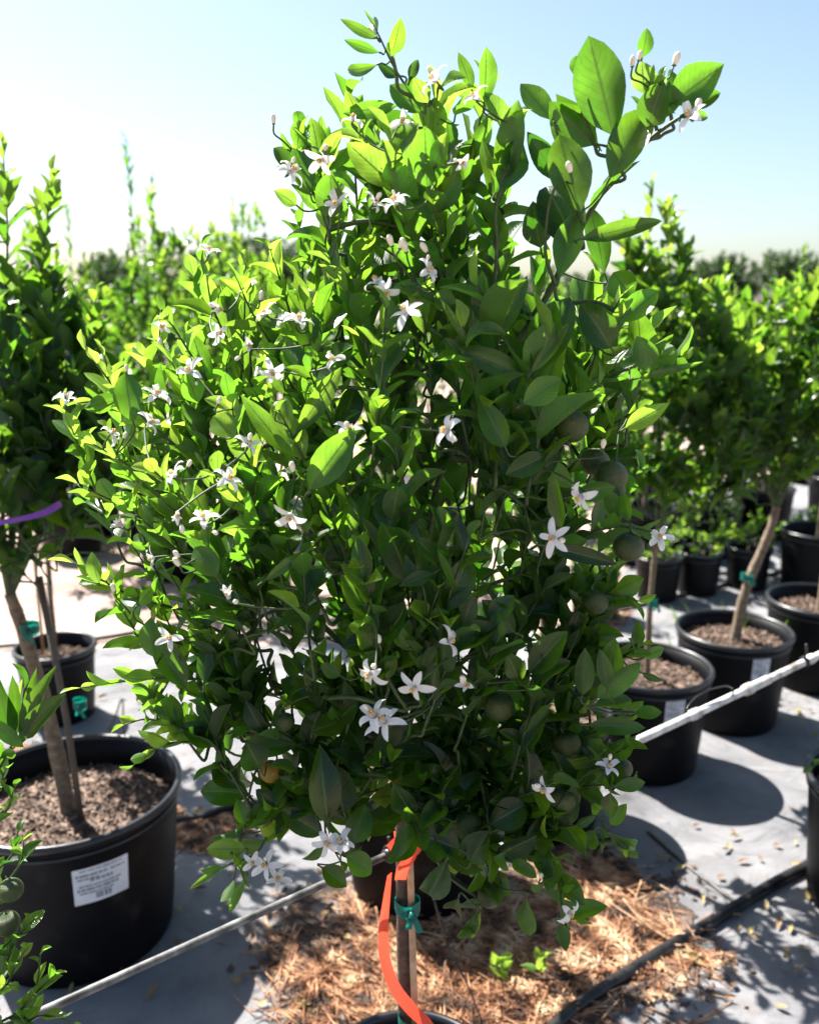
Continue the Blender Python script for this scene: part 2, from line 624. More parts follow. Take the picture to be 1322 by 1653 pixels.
# ------------------------------------------------------------------ leaves
class Leaves:
    """collects leaves, builds them as one mesh with per-leaf tint"""

    def __init__(s):
        s.L = []

    def add(s, base, d, n, length, width, age, fold=None, curl=None, twist=None):
        s.L.append((np.asarray(base, float), nrm(d), np.asarray(n, float), length, width,
                    min(1, max(0, age)),
                    rng.uniform(.12, .58) if fold is None else fold,
                    rng.normal(.18, .3) if curl is None else curl,
                    rng.normal(0, .35) if twist is None else twist))

    def build(s, name, m, parent, nu=8, nv=4, petiole=.1):
        L = s.L
        K = len(L)
        if petiole:
            ts = np.concatenate([[-petiole, -.01], np.linspace(0.02, 1, nu - 1)])
        else:
            ts = np.linspace(0, 1, nu + 1)
        vsn = np.linspace(-1, 1, nv + 1)
        nt_, nv_ = len(ts), len(vsn)
        base = np.array([q[0] for q in L])
        d = np.array([q[1] for q in L])
        n = np.array([q[2] for q in L])
        n = n - d * (n * d).sum(1, keepdims=True)
        n /= np.linalg.norm(n, axis=1, keepdims=True) + 1e-9
        b = np.cross(n, d)
        ln = np.array([q[3] for q in L])[:, None, None]
        wd = np.array([q[4] for q in L])[:, None, None] * 1.05
        fold = np.array([q[6] for q in L])[:, None, None]
        curl = np.array([q[7] for q in L])[:, None, None]
        tw = np.array([q[8] for q in L])[:, None, None]
        peak = rng.uniform(.8, 1.06, K)[:, None, None]
        T = ts[None, :, None]
        V = vsn[None, None, :]
        tt = np.clip(T, 0, 1)
        pe = rng.uniform(.62, .88, K)[:, None, None]
        tp = rng.uniform(0, .22, K)[:, None, None]
        prof = np.sin(math.pi * tt ** peak) ** pe * (1 - tp * tt ** 3)
        prof = np.maximum(prof, np.where(T < .01, .045, 0))
        # midrib as an arc
        ang = curl * 1.5 * T
        cc = np.where(np.abs(curl) < 1e-3, 1e-3, curl) * 1.5
        xm = np.sin(cc * T) / cc * ln
        zm = -(1 - np.cos(cc * T)) / cc * ln
        hw = .5 * wd * prof
        ph1 = rng.uniform(0, 6.28, K)[:, None, None]
        ph2 = rng.uniform(0, 6.28, K)[:, None, None]
        wav = .07 * wd * np.abs(V) ** 2 * np.sin(T * 9 + ph1 + V * 1.2) + .05 * wd * np.abs(V) * np.sin(T * 4 + ph2)
        yl = hw * V * np.cos(fold * np.abs(V))
        zl = hw * np.abs(V) * np.sin(fold + .25 * np.abs(V)) + wav * prof
        tws = tw * T
        yl2 = yl * np.cos(tws) - zl * np.sin(tws)
        zl2 = yl * np.sin(tws) + zl * np.cos(tws)
        # local frame along the arc
        X = xm + zl2 * np.sin(ang)
        Z = zm + zl2 * np.cos(ang)
        X, Y, Z = np.broadcast_arrays(X, yl2, Z)
        pts = base[:, None, None, :] + X[..., None] * d[:, None, None, :] + Y[..., None] * b[:, None, None, :] + Z[..., None] * n[:, None, None, :]
        pts = pts.reshape(-1, 3)
        npl = nt_ * nv_
        q = []
        for i in range(nt_ - 1):
            for j in range(nv_ - 1):
                a = i * nv_ + j
                q.append((a, a + nv_, a + nv_ + 1, a + 1))
        q = np.array(q)
        F = (q[None] + (np.arange(K) * npl)[:, None, None]).reshape(-1, 4)
        me = bpy.data.meshes.new(name)
        me.vertices.add(len(pts))
        me.vertices.foreach_set('co', pts.astype(np.float32).ravel())
        me.loops.add(F.size)
        me.loops.foreach_set('vertex_index', F.astype(np.int32).ravel())
        me.polygons.add(len(F))
        me.polygons.foreach_set('loop_start', (np.arange(len(F)) * 4).astype(np.int32))
        me.polygons.foreach_set('loop_total', np.full(len(F), 4, np.int32))
        me.polygons.foreach_set('use_smooth', np.ones(len(F), bool))
        me.update(calc_edges=True)
        uvl = me.uv_layers.new(name='UVMap')
        uvv = np.stack(np.broadcast_arrays(ts[:, None], (vsn[None, :] + 1) / 2), -1).reshape(-1, 2)
        uv = uvv[F.ravel() % npl]
        uvl.data.foreach_set('uv', uv.astype(np.float32).ravel())
        at = me.color_attributes.new('tint', 'FLOAT_COLOR', 'POINT')
        c = np.ones((K, npl, 4), np.float32)
        ag = np.array([z[5] for z in L])
        ag[rng.uniform(0, 1, K) < .02] = 1.0
        c[..., 0] = ag[:, None]
        c[..., 1] = rng.uniform(0, 1, K)[:, None]
        c[..., 2] = rng.uniform(0, 1, K)[:, None]
        at.data.foreach_set('color', c.ravel())
        me.materials.append(m)
        o = bpy.data.objects.new(name, me)
        COL.objects.link(o)
        o.parent = parent
        return o


UPZ = np.array([0, 0, 1.])


def leafy_shoot(LV, pts, size, age0, age1, n=9, start=.15, aspect=.5, spread=(28, 58), small_tip=True):
    """leaves in a spiral along a polyline from base to tip"""
    pts = [np.asarray(p, float) for p in pts]
    seg = [np.linalg.norm(pts[i + 1] - pts[i]) for i in range(len(pts) - 1)]
    tot = sum(seg)
    phi = rng.uniform(0, 6.28)
    for k in range(n):
        t = start + (1 - start) * (k + .3 * rng.uniform(-1, 1)) / max(1, n - 1)
        t = min(1, max(0, t))
        s = t * tot
        i = 0
        while i < len(seg) - 1 and s > seg[i]:
            s -= seg[i]
            i += 1
        p = pts[i] + (pts[i + 1] - pts[i]) * min(1, s / (seg[i] + 1e-9))
        ax = nrm(pts[i + 1] - pts[i])
        u = nrm(np.cross(ax, [.3, .9, .2]))
        v = np.cross(ax, u)
        phi += 2.4 + rng.normal(0, .35)
        rad = math.cos(phi) * u + math.sin(phi) * v
        a = R(rng.uniform(*spread)) * (1 - .45 * (t ** 2))
        d = nrm(ax * math.cos(a) + rad * math.sin(a) + UPZ * .15 + rng.normal(0, .10, 3))
        nn = nrm(ax * math.sin(a) - rad * math.cos(a) + UPZ * .15 + rng.normal(0, .28, 3))
        ln = size * rng.uniform(.7, 1.2)
        if small_tip:
            ln *= 1 - .45 * max(0, (t - .7) / .3)
        LV.add(p, d, nn, ln, ln * aspect * rng.uniform(.85, 1.18), age0 + (age1 - age0) * t ** 1.5 + rng.normal(0, .09) - (.2 if rng.uniform() < .2 else 0))


# ------------------------------------------------------------------ flowers, buds, fruit
def petal_grid(L, W, curl, a0, nu=7, nv=4, seed=0):
    """petal from the centre outwards: rises, then recurves"""
    r_ = random.Random(seed)
    V, x, z, ang = [], 0.0012, 0.0, a0
    step = L / nu
    tw = r_.uniform(-.35, .35)
    for i in range(nu + 1):
        t = i / nu
        w_ = W * .5 * (math.sin(math.pi * (0.16 + .84 * t) ** 1.15) ** .65 if t < 1 else .06)
        for j in range(nv + 1):
            s = j / nv * 2 - 1
            yy = w_ * s
            zz = .28 * w_ * s * s
            c, sn = math.cos(tw * t), math.sin(tw * t)
            V.append((x - (zz) * math.sin(ang), yy * c, z + zz * math.cos(ang) + yy * sn))
        x += step * math.cos(ang)
        z += step * math.sin(ang)
        ang -= curl / nu * (0.4 + 1.2 * t)
    F = []
    for i in range(nu):
        for j in range(nv):
            a = i * (nv + 1) + j
            F.append((a, a + nv + 1, a + nv + 2, a + 1))
    return np.array(V), F


def flower_proto(seed, L=.026, npet=5, open_=.7, curl=2.0, missing=()):
    r_ = random.Random(seed)
    mb = MB()
    for k in range(npet):
        if k in missing:
            continue
        V, F = petal_grid(L * r_.uniform(.85, 1.12), L * r_.uniform(.34, .44), curl * r_.uniform(.5, 1.5), open_ + r_.uniform(-.3, .3), seed=seed * 9 + k)
        a = 2 * math.pi * k / npet + r_.uniform(-.2, .2)
        c, s = math.cos(a), math.sin(a)
        V = V @ np.array([[c, s, 0], [-s, c, 0], [0, 0, 1]])
        mb.add(V, F)
    fl = mb.obj('flower', M['petal'])
    # filament column with anthers
    st = MB()
    for k in range(14):
        a = 2 * math.pi * k / 14
        rr = .0022 * r_.uniform(.8, 1.1)
        h = .0095 * r_.uniform(.85, 1.1)
        p0 = np.array([rr * math.cos(a), rr * math.sin(a), 0])
        st.tube([p0, p0 * 1.05 + [0, 0, h * .6], p0 * 1.5 + [0, 0, h]], [.0009, .0007, .0005], 4)
    so = st.obj('filaments', M['petal'], fl)
    an = MB()
    for k in range(14):
        a = 2 * math.pi * k / 14 + .1
        rr = .0032 * r_.uniform(.8, 1.1)
        h = .0098 * r_.uniform(.88, 1.1)
        p0 = np.array([rr * math.cos(a), rr * math.sin(a), h])
        an.tube([p0 - [0, 0, .001], p0, p0 + [0, 0, .0012]], [.0006, .0012, .0006], 5)
    an.obj('anthers', M['anther'], fl)
    pi = MB().tube([(0, 0, 0), (0, 0, .010), (0, 0, .0112), (0, 0, .0125)], [.0007, .0006, .0014, .0009], 7)
    pi.obj('pistil', M['pistil'], fl)
    return fl


def bud_proto(Lb=.016, rb=.0042):
    mb = MB().lathe([(.0006, 0), (rb * .55, Lb * .1), (rb * .85, Lb * .35), (rb, Lb * .62), (rb * .85, Lb * .82), (rb * .45, Lb * .95), (.0003, Lb)], 12)
    b = mb.obj('flower_bud', M['bud'])
    MB().lathe([(.0008, -.006), (.0010, -.001), (rb * .7, .0005), (rb * .72, .0018), (rb * .5, .0018)], 10).obj('calyx', M['twig'], b)
    return b


def fruit_proto(m):
    prof = []
    for i in range(17):
        a = -math.pi / 2 + math.pi * i / 16
        r = math.cos(a)
        z = math.sin(a) * .93
        if z > .85:
            z -= .06 * (z - .85) / .08
        prof.append((max(r, .002), z))
    f = MB().lathe(prof, 28).obj('fruit', m)
    MB().lathe([(.03, 1.12), (.05, .95), (.2, .9), (.22, .86), (.05, .84)], 10).obj('calyx', M['twig'], f)
    return f


FLO = [flower_proto(1), flower_proto(2, open_=.25, curl=1.1), flower_proto(3, open_=.8, curl=2.0), flower_proto(4, missing=(2,), curl=1.7), flower_proto(5, L=.02, open_=1.35, curl=.9), flower_proto(6, L=.024, missing=(0, 3), open_=.5, curl=2.6)]
BUD = bud_proto()
FRU = [fruit_proto(M['fruit']), fruit_proto(M['fruit_ripe'])]


def orient(o, loc, zdir, spin, scale=1.0):
    q = Vector(zdir).normalized().to_track_quat('Z', 'Y')
    o.rotation_mode = 'QUATERNION'
    from mathutils import Quaternion
    o.rotation_quaternion = q @ Quaternion((0, 0, 1), spin)
    o.location = loc
    o.scale = (scale,) * 3


# ------------------------------------------------------------------ skeleton grower
class Skeleton:
    def __init__(s, pts, rad):
        s.nodes = [np.asarray(p, float) for p in pts]
        s.mb = MB()

    def connect(s, base, d, r0=.002, maxr=.0055):
        A = np.array(s.nodes)
        base = np.asarray(base, float)
        dv = base - A
        dist = np.linalg.norm(dv, axis=1)
        pen = dist + np.maximum(0, A[:, 2] - base[2] + .02) * 1.6
        i = int(np.argmin(pen))
        a = A[i]
        D = dist[i]
        if D < .006:
            return
        m1 = a + (base - a) * .4 + UPZ * -.03 * D + rng.normal(0, .03 * D, 3)
        m2 = base - nrm(d) * D * .3
        line = smoothline([a, m1, m2, base], 4)
        r1 = min(maxr, r0 + D * .012)
        s.mb.tube(line, list(np.linspace(r1, r0, len(line))), 6, False)
        s.nodes += line[1:]

    def shoot(s, pts, r0=.002, r1=.0009):
        line = smoothline(pts, 4)
        s.mb.tube(line, list(np.linspace(r0, r1, len(line))), 6, True)
        s.nodes += line[1:]
        return line
#@@PART2
# ------------------------------------------------------------------ ground, fabric
def sheet(name, poly, z, m, sub=1, jitter=0):
    """flat polygon sheet with an irregular edge"""
    pts = []
    n = len(poly)
    for i in range(n):
        a, b = np.array(poly[i], float), np.array(poly[(i + 1) % n], float)
        k = max(1, int(np.linalg.norm(b - a) / .12)) if jitter else 1
        for j in range(k):
            p = a + (b - a) * j / k
            if jitter and j:
                p = p + rng.normal(0, jitter, 2)
            pts.append((p[0], p[1], z))
    return mesh_obj(name, pts, [tuple(range(len(pts)))], m, None, False)


g = sheet('ground', [(-400, -60), (400, -60), (400, 700), (-400, 700)], 0, M['ground'])
tag(g, kind='structure')
fb = sheet('weed_fabric', [(-3.2, -1), (3.6, -1), (3.6, 3.9), (7.6, 4.4), (7.8, 9), (2.0, 8.2), (1.1, 4.35), (-.4, 4.15), (-3.3, 4.0)], .006, M['fabric'], jitter=.012)
tag(fb, kind='structure')


# ------------------------------------------------------------------ pots
def pot_proto(r, h, label_deg=None, lab_w=.085, lab_h=.07, lab_z=.62, wall_tilt=.86):
    root = bpy.data.objects.new('nursery_pot', None)
    root.empty_display_size = .1
    COL.objects.link(root)
    rb_ = r * wall_tilt
    t = .004

    def ro(z):
        return rb_ + (r - rb_) * (z / h) ** .9

    prof = [(rb_ * .2, .012), (rb_ * .9, .006), (rb_ - .004, .0), (rb_, .006)]
    prof += [(ro(z), z) for z in np.linspace(.03, h - .045, 8)]
    prof += [(r - .003, h - .044), (r - .003, h - .010)]
    prof += [(r - .0075, h - .010), (r - .0075, h - .06)]
    prof += [(ro(z) - t - .004, z) for z in np.linspace(h - .1, .03, 6)]
    prof += [(.02, .02)]
    body = MB().lathe(prof, 72).obj('pot_body', M['plastic'], root)
    rim = []
    for k in range(13):
        a = 2 * math.pi * k / 12
        rim.append((r + .002 + .009 * math.cos(a), h - .008 + .011 * math.sin(a)))
    MB().lathe(rim, 72).obj('rim', M['rimplastic'], root)
    for z_ in (h - .04,):
        MB().lathe([(r - .0005, z_ - .004), (r + .003, z_), (r - .0005, z_ + .004)], 72).obj('ridge', M['rimplastic'], body)
    if label_deg is not None:
        def patch(a0, a1, z0, z1, off, name, m, par):
            V, F = [], []
            n = 10
            for i in range(n + 1):
                a = R(a0 + (a1 - a0) * i / n)
                for z in (z0, z1):
                    q = ro(z) + off
                    V.append((q * math.cos(a), q * math.sin(a), z))
            for i in range(n):
                F.append((2 * i, 2 * i + 2, 2 * i + 3, 2 * i + 1))
            return V, F
        da = math.degrees(lab_w / r) / 2
        z0, z1 = h * lab_z - lab_h / 2, h * lab_z + lab_h / 2
        V, F = patch(label_deg - da, label_deg + da, z0, z1, .0025, '', None, None)
        lb = mesh_obj('pot_label', V, F, M['label'], root)
        mb = MB()
        rows = [(.93, .12, .88, .020), (.80, .05, .60, .03), (.80, .66, .92, .03), (.70, .08, .45, .022), (.64, .3, .7, .04), (.50, .1, .85, .022), (.40, .06, .8, .035), (.30, .1, .7, .022), (.17, .38, .66, .085)]
        for zf, a, b, th in rows:
            x = a
            while x < b:
                x2 = min(b, x + rng.uniform(.05, .16))
                zz = z0 + (z1 - z0) * zf
                V, F = patch(label_deg - da + 2 * da * x, label_deg - da + 2 * da * x2, zz - lab_h * th, zz + lab_h * th, .0034, '', None, None)
                mb.add(V, F)
                x = x2 + .02
        mb.obj('faded_print', M['ink'], lb)
    return root


def chip_fill(name, r, h, n, size=.012, mound=.01):
    """loose bark chips lying on a disc of dirt"""
    mb = MB()
    prof = [(r, -.002)] + [(r * q, mound * (1 - q * q)) for q in (.8, .6, .4, .2, .02)]
    mb.lathe(prof, 40)
    for _ in range(n):
        rr = r * math.sqrt(rng.uniform(0, 1)) * .98
        a = rng.uniform(0, 6.283)
        c = np.array([rr * math.cos(a), rr * math.sin(a), mound * (1 - (rr / r) ** 2) + rng.uniform(0, .006)])
        u = nrm(rng.normal(0, 1, 3) * [1, 1, .45])
        v = nrm(np.cross(u, rng.normal(0, 1, 3)))
        ww = np.cross(u, v)
        s_ = size * rng.uniform(.5, 1.5)
        L_, W_, T_ = u * s_, v * s_ * .55, ww * s_ * .22
        vs_ = [c + i * L_ + j * W_ + k * T_ + rng.normal(0, s_ * .12, 3) for i in (-.5, .5) for j in (-.5, .5) for k in (-.5, .5)]
        mb.add(vs_, [(0, 1, 3, 2), (4, 6, 7, 5), (0, 4, 5, 1), (2, 3, 7, 6), (0, 2, 6, 4), (1, 5, 7, 3)])
    o = mb.obj(name, M['chips'], None, False)
    return o


# ------------------------------------------------------------------ background citrus trees
def make_tree(shape, nshoots, leaf, trunk_h, seed, leaders=(), trunk_r=.012, lean=(0, 0), age=(.2, .7), nleaf=9, name='citrus_tree', nu=5, nv=2, trunk=True, fruits=0, aspect=.5, flowers=0, m='leaf_far'):
    """shape: list of (x, y, z, rx, rz) lobes in the tree's own frame, base at the origin"""
    global rng
    old = rng
    rng = np.random.default_rng(seed)
    root = bpy.data.objects.new(name, None)
    root.empty_display_size = .1
    COL.objects.link(root)
    top = np.array([lean[0], lean[1], trunk_h])
    tp = smoothline([(0, 0, -.06), (lean[0] * .3 + rng.normal(0, .006), lean[1] * .3, trunk_h * .4), tuple(top * .8 + [rng.normal(0, .006), 0, 0]), top], 5)
    mb = MB()
    rads = [trunk_r * (1.15 - .4 * i / len(tp)) * (1 + .08 * math.sin(i * 2.1)) for i in range(len(tp))]
    mb.tube(tp, rads, 10)
    mb.obj('trunk', M['bark'], root)
    sk = Skeleton([tp[-1], tp[-3]], None)
    for (x, y, z, rx, rz) in shape:
        c = np.array([x, y, z]) + [0, 0, 0]
        mid = top + (c - top) * .5 + rng.normal(0, .03, 3)
        line = smoothline([top, mid, c], 5)
        sk.mb.tube(line, list(np.linspace(trunk_r * .6, trunk_r * .25, len(line))), 6, False)
        sk.nodes += line
    LV = Leaves()
    lobes = np.array([[s_[3] ** 2 * s_[4]] for s_ in shape])[:, 0]
    lobes = lobes / lobes.sum()
    tips = []
    cc = np.array([np.average([s_[0] for s_ in shape], weights=lobes), np.average([s_[1] for s_ in shape], weights=lobes), trunk_h + .05])
    for _ in range(nshoots):
        L = shape[rng.choice(len(shape), p=lobes)]
        v = nrm(rng.normal(0, 1, 3)) * rng.uniform(.35, 1) ** .5
        p = np.array(L[:3]) + v * [L[3], L[3], L[4]]
        d = nrm(nrm(p - cc) * .7 + UPZ * .55 + rng.normal(0, .25, 3))
        ln = leaf * rng.uniform(1.4, 2.8)
        b = p - d * ln * .6
        sk.connect(b, d)
        line = sk.shoot([b, b + d * ln * .5 + rng.normal(0, .006, 3), b + d * ln])
        hrel = (p[2] - trunk_h) / .8
        a0 = age[0] + rng.uniform(-.1, .2) + .1 * hrel
        leafy_shoot(LV, line, leaf, a0, a0 + (age[1] - age[0]) * rng.uniform(.2, 1.1), nleaf, aspect=aspect)
        tips.append(line[-1])
    for pts, n_, sz, a0, a1 in leaders:
        sk.connect(np.array(pts[0]), nrm(np.array(pts[1]) - np.array(pts[0])), r0=.003)
        line = sk.shoot([np.array(q, float) for q in pts], .004, .0012)
        leafy_shoot(LV, line, sz, a0, a1, n_, aspect=aspect)
    sk.mb.obj('branches', M['twig'], root)
    LV.build('crown', M[m], root, nu, nv, petiole=.08 if nu > 4 else 0)
    for k in range(fruits):
        t_ = tips[rng.integers(len(tips))] - [0, 0, .05]
        f = FRU[0].copy()
        COL.objects.link(f)
        f.parent = root
        orient(f, t_, rng.normal(0, .3, 3) + UPZ, 0, rng.uniform(.018, .024))
    for k in range(flowers):
        t_ = tips[rng.integers(len(tips))]
        f = copy_tree(FLO[k % 4], root)
        orient(f, t_, rng.normal(0, .5, 3) + [0, -.6, .5], rng.uniform(0, 6), rng.uniform(.8, 1.1))
    rng = old
    return root


def put(o, loc, label, cat, group=None, rz=0, sc=1.0):
    o.location = loc
    o.rotation_euler = (0, 0, rz)
    o.scale = (sc,) * 3
    tag(o, label, cat, group)
    return o


def tie(name, c, r, label, m, w_=.018, tails=True, group=None, cat='tie tape'):
    """strip wound round a stem with a knot and two loose ends"""
    mb = MB()
    c = np.asarray(c, float)
    V, F = [], []
    n = 28
    turns = 2.2
    for i in range(n + 1):
        a = 2 * math.pi * turns * i / n - 1.6
        q = r + .0015 + .0012 * i / n
        z = (i / n - .5) * w_ * .5
        wob = .0015 * math.sin(a * 3)
        for k in (-.5, .5):
            V.append(c + [(q + wob) * math.cos(a), (q + wob) * math.sin(a), z + k * w_])
    for i in range(n):
        F.append((2 * i, 2 * i + 2, 2 * i + 3, 2 * i + 1))
    mb.add(V, F)
    mb.tube([c + [r * .2, -r - .004, -.006], c + [r * .4, -r - .008, 0], c + [r * .3, -r - .004, .006]], [.004, .006, .003], 7)
    if tails:
        for dx, dz in ((.012, -.03), (-.006, -.024)):
            p = [c + [r * .4, -r - .006, 0], c + [r * .4 + dx * .6, -r - .012, dz * .4], c + [r * .4 + dx, -r - .007, dz]]
            V, F = [], []
            for i, q in enumerate(smoothline(p, 4)):
                V += [q + [-.005, .001, 0], q + [.005, 0, .002]]
            for i in range(len(V) // 2 - 1):
                F.append((2 * i, 2 * i + 2, 2 * i + 3, 2 * i + 1))
            mb.add(V, F)
    o = mb.obj(name, m)
    return tag(o, label, cat, group)


# pots: (centre x, y, radius, height, label angle or None, description)
POTS = [
    ((-.885, 2.11), .275, .42, -56, 'big black nursery pot with white label, at the left in front'),
    ((-1.42, 3.38), .150, .30, None, 'small black pot with pale rim standing behind the big left pot'),
    ((.02, 2.30), .215, .38, None, 'black nursery pot in deep shade right behind the taped trunk'),
    ((.42, 2.64), .215, .38, None, 'black nursery pot half hidden behind the lower right of the crown'),
    ((.855, 3.0), .215, .38, -79, 'black pot with white label and chunky pale bark behind the pale pipe'),
    ((1.286, 3.36), .215, .38, -80, 'black labelled nursery pot with a leaning trunk, second on the right'),
    ((1.79, 3.72), .215, .38, None, 'black nursery pot cut by the right edge, third along the right row'),
    ((1.315, 2.2), .215, .38, None, 'black pot whose side just enters the lower right edge'),
    ((.0, 1.245), .150, .375, None, 'black pot rim at the bottom edge round the taped trunk'),
    ((-.72, .72), .215, .38, None, 'black nursery pot under the foreground tree at the lower left'),
]
GP = 'black nursery pots standing on the weed fabric'
for (x, y), r, h, la, lab in POTS:
    p = pot_proto(r, h, la, *( (.135, .10, .70) if r > .25 else (.07, .085, .77)))
    put(p, (x, y, .006), lab, 'plant pot', GP)
    ch = chip_fill('bark_mulch', r - .016, h, 2000 if r > .25 else 600, .0085 if r > .25 else .013)
    ch.location = (x, y, .006 + h - (.085 if r > .25 else .06))
    tag(ch, 'brown bark chips and soil filling the ' + lab, 'mulch', kind='stuff')

# small pots in the second row with weedy plants
small = pot_proto(.125, .25)
SM = [(.98, 4.55, 'a'), (1.40, 4.85, 'b'), (1.66, 4.95, 'c'), (1.98, 5.05, 'd'), (2.45, 5.3, 'e'), (2.2, 6.1, 'f'), (1.75, 5.9, 'g')]
SMD = ['small black pot of weeds seen just right of the main crown', 'small black pot of low weeds left of the leaning trunk, nearer one', 'small black pot of low weeds directly behind the leaning trunk foot',
       'small black pot of bushy weeds right of the leaning trunk', 'small black pot at the right edge beyond the labelled pots', 'small black pot in the farthest row on the right', 'small black pot in the farthest row beyond the leaning trunk']
PLD = ['low weedy plant in the small pot beside the main crown', 'low bright weedy plant left of the leaning trunk', 'low bright weedy plant behind the leaning trunk', 'bushy low plant right of the leaning trunk',
       'low plant in the small pot at the right edge', 'low plant in the farthest small pot on the right', 'low plant in the farthest small pot beyond the leaning trunk']
weed = make_tree([(0, 0, .12, .13, .09), (.05, -.04, .16, .09, .08), (-.07, .02, .1, .09, .07)], 26, .035, .05, 55, trunk_r=.004, age=(.45, .95), nleaf=8, name='weedy_plant')
for i, (x, y, _) in enumerate(SM):
    p = small if i == 0 else copy_tree(small)
    put(p, (x, y, .006), SMD[i], 'plant pot', 'small black pots in the second row')
    q = weed if i == 0 else copy_tree(weed)
    put(q, (x, y, .22), PLD[i], 'plant', 'weedy plants in the small pots', rz=i * 1.3, sc=[1, 1, 1.1, 1.25, .9, 1, 1][i])

# ------------------------------------------------------------------ near background trees
GT = 'potted citrus trees in rows'
t = make_tree([(-.04, 0, 1.08, .25, .24), (.12, -.05, .95, .2, .18), (-.16, .02, 1.22, .16, .18), (-.02, .0, 1.32, .08, .12), (-.05, -.1, .85, .2, .14), (.1, 0, 1.12, .16, .14)], 125, .092, .62, 11,
              leaders=[([(-.06, 0, 1.2), (-.02, 0, 1.45), (-.0, -.02, 1.66)], 20, .08, .3, .8), ([(.0, 0, 1.2), (.05, 0, 1.4), (.10, -.01, 1.6)], 18, .075, .3, .8), ([(-.1, 0, 1.2), (-.08, 0, 1.4), (-.08, -.02, 1.62)], 18, .08, .3, .8),
                       ([(.0, .05, 1.2), (.03, .05, 1.35), (.04, .04, 1.52)], 16, .08, .3, .7), ([(.14, 0, 1.1), (.16, 0, 1.25), (.17, 0, 1.36)], 12, .07, .3, .7)],
              trunk_r=.0185, lean=(-.1, 0), age=(.15, .6), fruits=3, flowers=8, nu=6, nv=2)
put(t, (-.885, 2.11, .33), 'tall bushy citrus tree in the big pot at the left edge', 'citrus tree', GT)
t = make_tree([(0, 0, .95, .22, .24), (.05, 0, 1.2, .2, .2), (-.1, 0, .8, .2, .15), (.12, -.3, 1.0, .24, .24), (.3, -.55, 1.0, .24, .24), (.22, -.4, .8, .2, .16)], 160, .07, .55, 12, trunk_r=.011, age=(.2, .6),
              leaders=[([(.08, 0, 1.3), (.12, 0, 1.45), (.15, 0, 1.6)], 12, .06, .4, .8)])
put(t, (-1.42, 3.38, .25), 'thin trunked citrus tree in the small pot behind the left one', 'citrus tree', GT)
t = make_tree([(0, 0, .78, .2, .2), (.02, 0, .95, .16, .16)], 55, .06, .5, 13, trunk_r=.012)
put(t, (.02, 2.30, .32), 'small citrus tree hidden behind the lower main crown', 'citrus tree', GT)
t = make_tree([(.02, 0, .85, .26, .24), (.08, 0, 1.1, .24, .22)], 110, .065, .52, 14, trunk_r=.013)
put(t, (.42, 2.64, .32), 'citrus tree showing between the main crown and the pots', 'citrus tree', GT)
t = make_tree([(.04, 0, .88, .28, .24), (0, 0, 1.12, .26, .24), (.0, 0, 1.25, .16, .16), (.2, 0, 1.1, .2, .2), (-.06, 0, 1.5, .1, .13)], 190, .082, .55, 15, trunk_r=.011, age=(.3, .65),
              leaders=[([(-.08, 0, 1.3), (-.09, 0, 1.5), (-.09, 0, 1.7)], 18, .065, .5, .8), ([(-.03, 0, 1.3), (-.02, 0, 1.5), (-.02, 0, 1.64)], 15, .065, .5, .8), ([(.0, 0, 1.25), (.02, 0, 1.4), (.05, 0, 1.52)], 12, .06, .2, .4), ([(-.14, 0, 1.3), (-.16, 0, 1.45), (-.17, 0, 1.6)], 12, .06, .5, .8)])
put(t, (.855, 3.0, .32), 'citrus tree with a tall pale green leader, just right of the crown', 'citrus tree', GT)
t = make_tree([(.1, 0, .86, .3, .22), (.06, 0, 1.02, .3, .26), (.22, 0, .95, .22, .22), (-.1, 0, 1.0, .22, .2), (.0, 0, 1.15, .34, .2), (.3, 0, 1.12, .2, .2)], 250, .082, .55, 16, trunk_r=.019, lean=(.12, 0), age=(.3, .68),
              leaders=[([(-.1, 0, 1.2), (-.13, 0, 1.32), (-.14, 0, 1.42)], 10, .055, .6, .95), ([(.06, 0, 1.2), (.1, 0, 1.34), (.13, 0, 1.48)], 12, .055, .6, .95), ([(.2, 0, 1.1), (.22, 0, 1.2), (.24, 0, 1.32)], 9, .055, .6, .95)])
put(t, (1.286, 3.36, .32), 'citrus tree with leaning bare trunk in the labelled pot', 'citrus tree', GT, sc=1.02)
t = make_tree([(.1, 0, .86, .3, .24), (.0, 0, 1.0, .32, .26), (-.2, 0, .95, .2, .2), (-.05, 0, 1.15, .36, .2)], 230, .082, .55, 17, trunk_r=.015, age=(.3, .68),
              leaders=[([(-.1, 0, 1.1), (-.1, 0, 1.25), (-.12, 0, 1.38)], 10, .055, .6, .95)])
put(t, (1.79, 3.72, .32), 'citrus tree at the right edge above the third pot', 'citrus tree', GT, sc=1.03)
t = make_tree([(.06, 0, .78, .26, .24), (.05, 0, 1.0, .24, .2)], 90, .065, .5, 18, trunk_r=.013, age=(.4, .9),
              leaders=[([np.array([0, 0, .3])] + [P(*q) - np.array([1.315, 2.2, .32]) for q in ((1350, 1190, 2.08), (1330, 1222, 2.03), (1312, 1236, 2.0))], 8, .06, .1, .3)])
put(t, (1.315, 2.2, .32), 'bright leaved citrus tree just entering the right edge', 'citrus tree', GT)
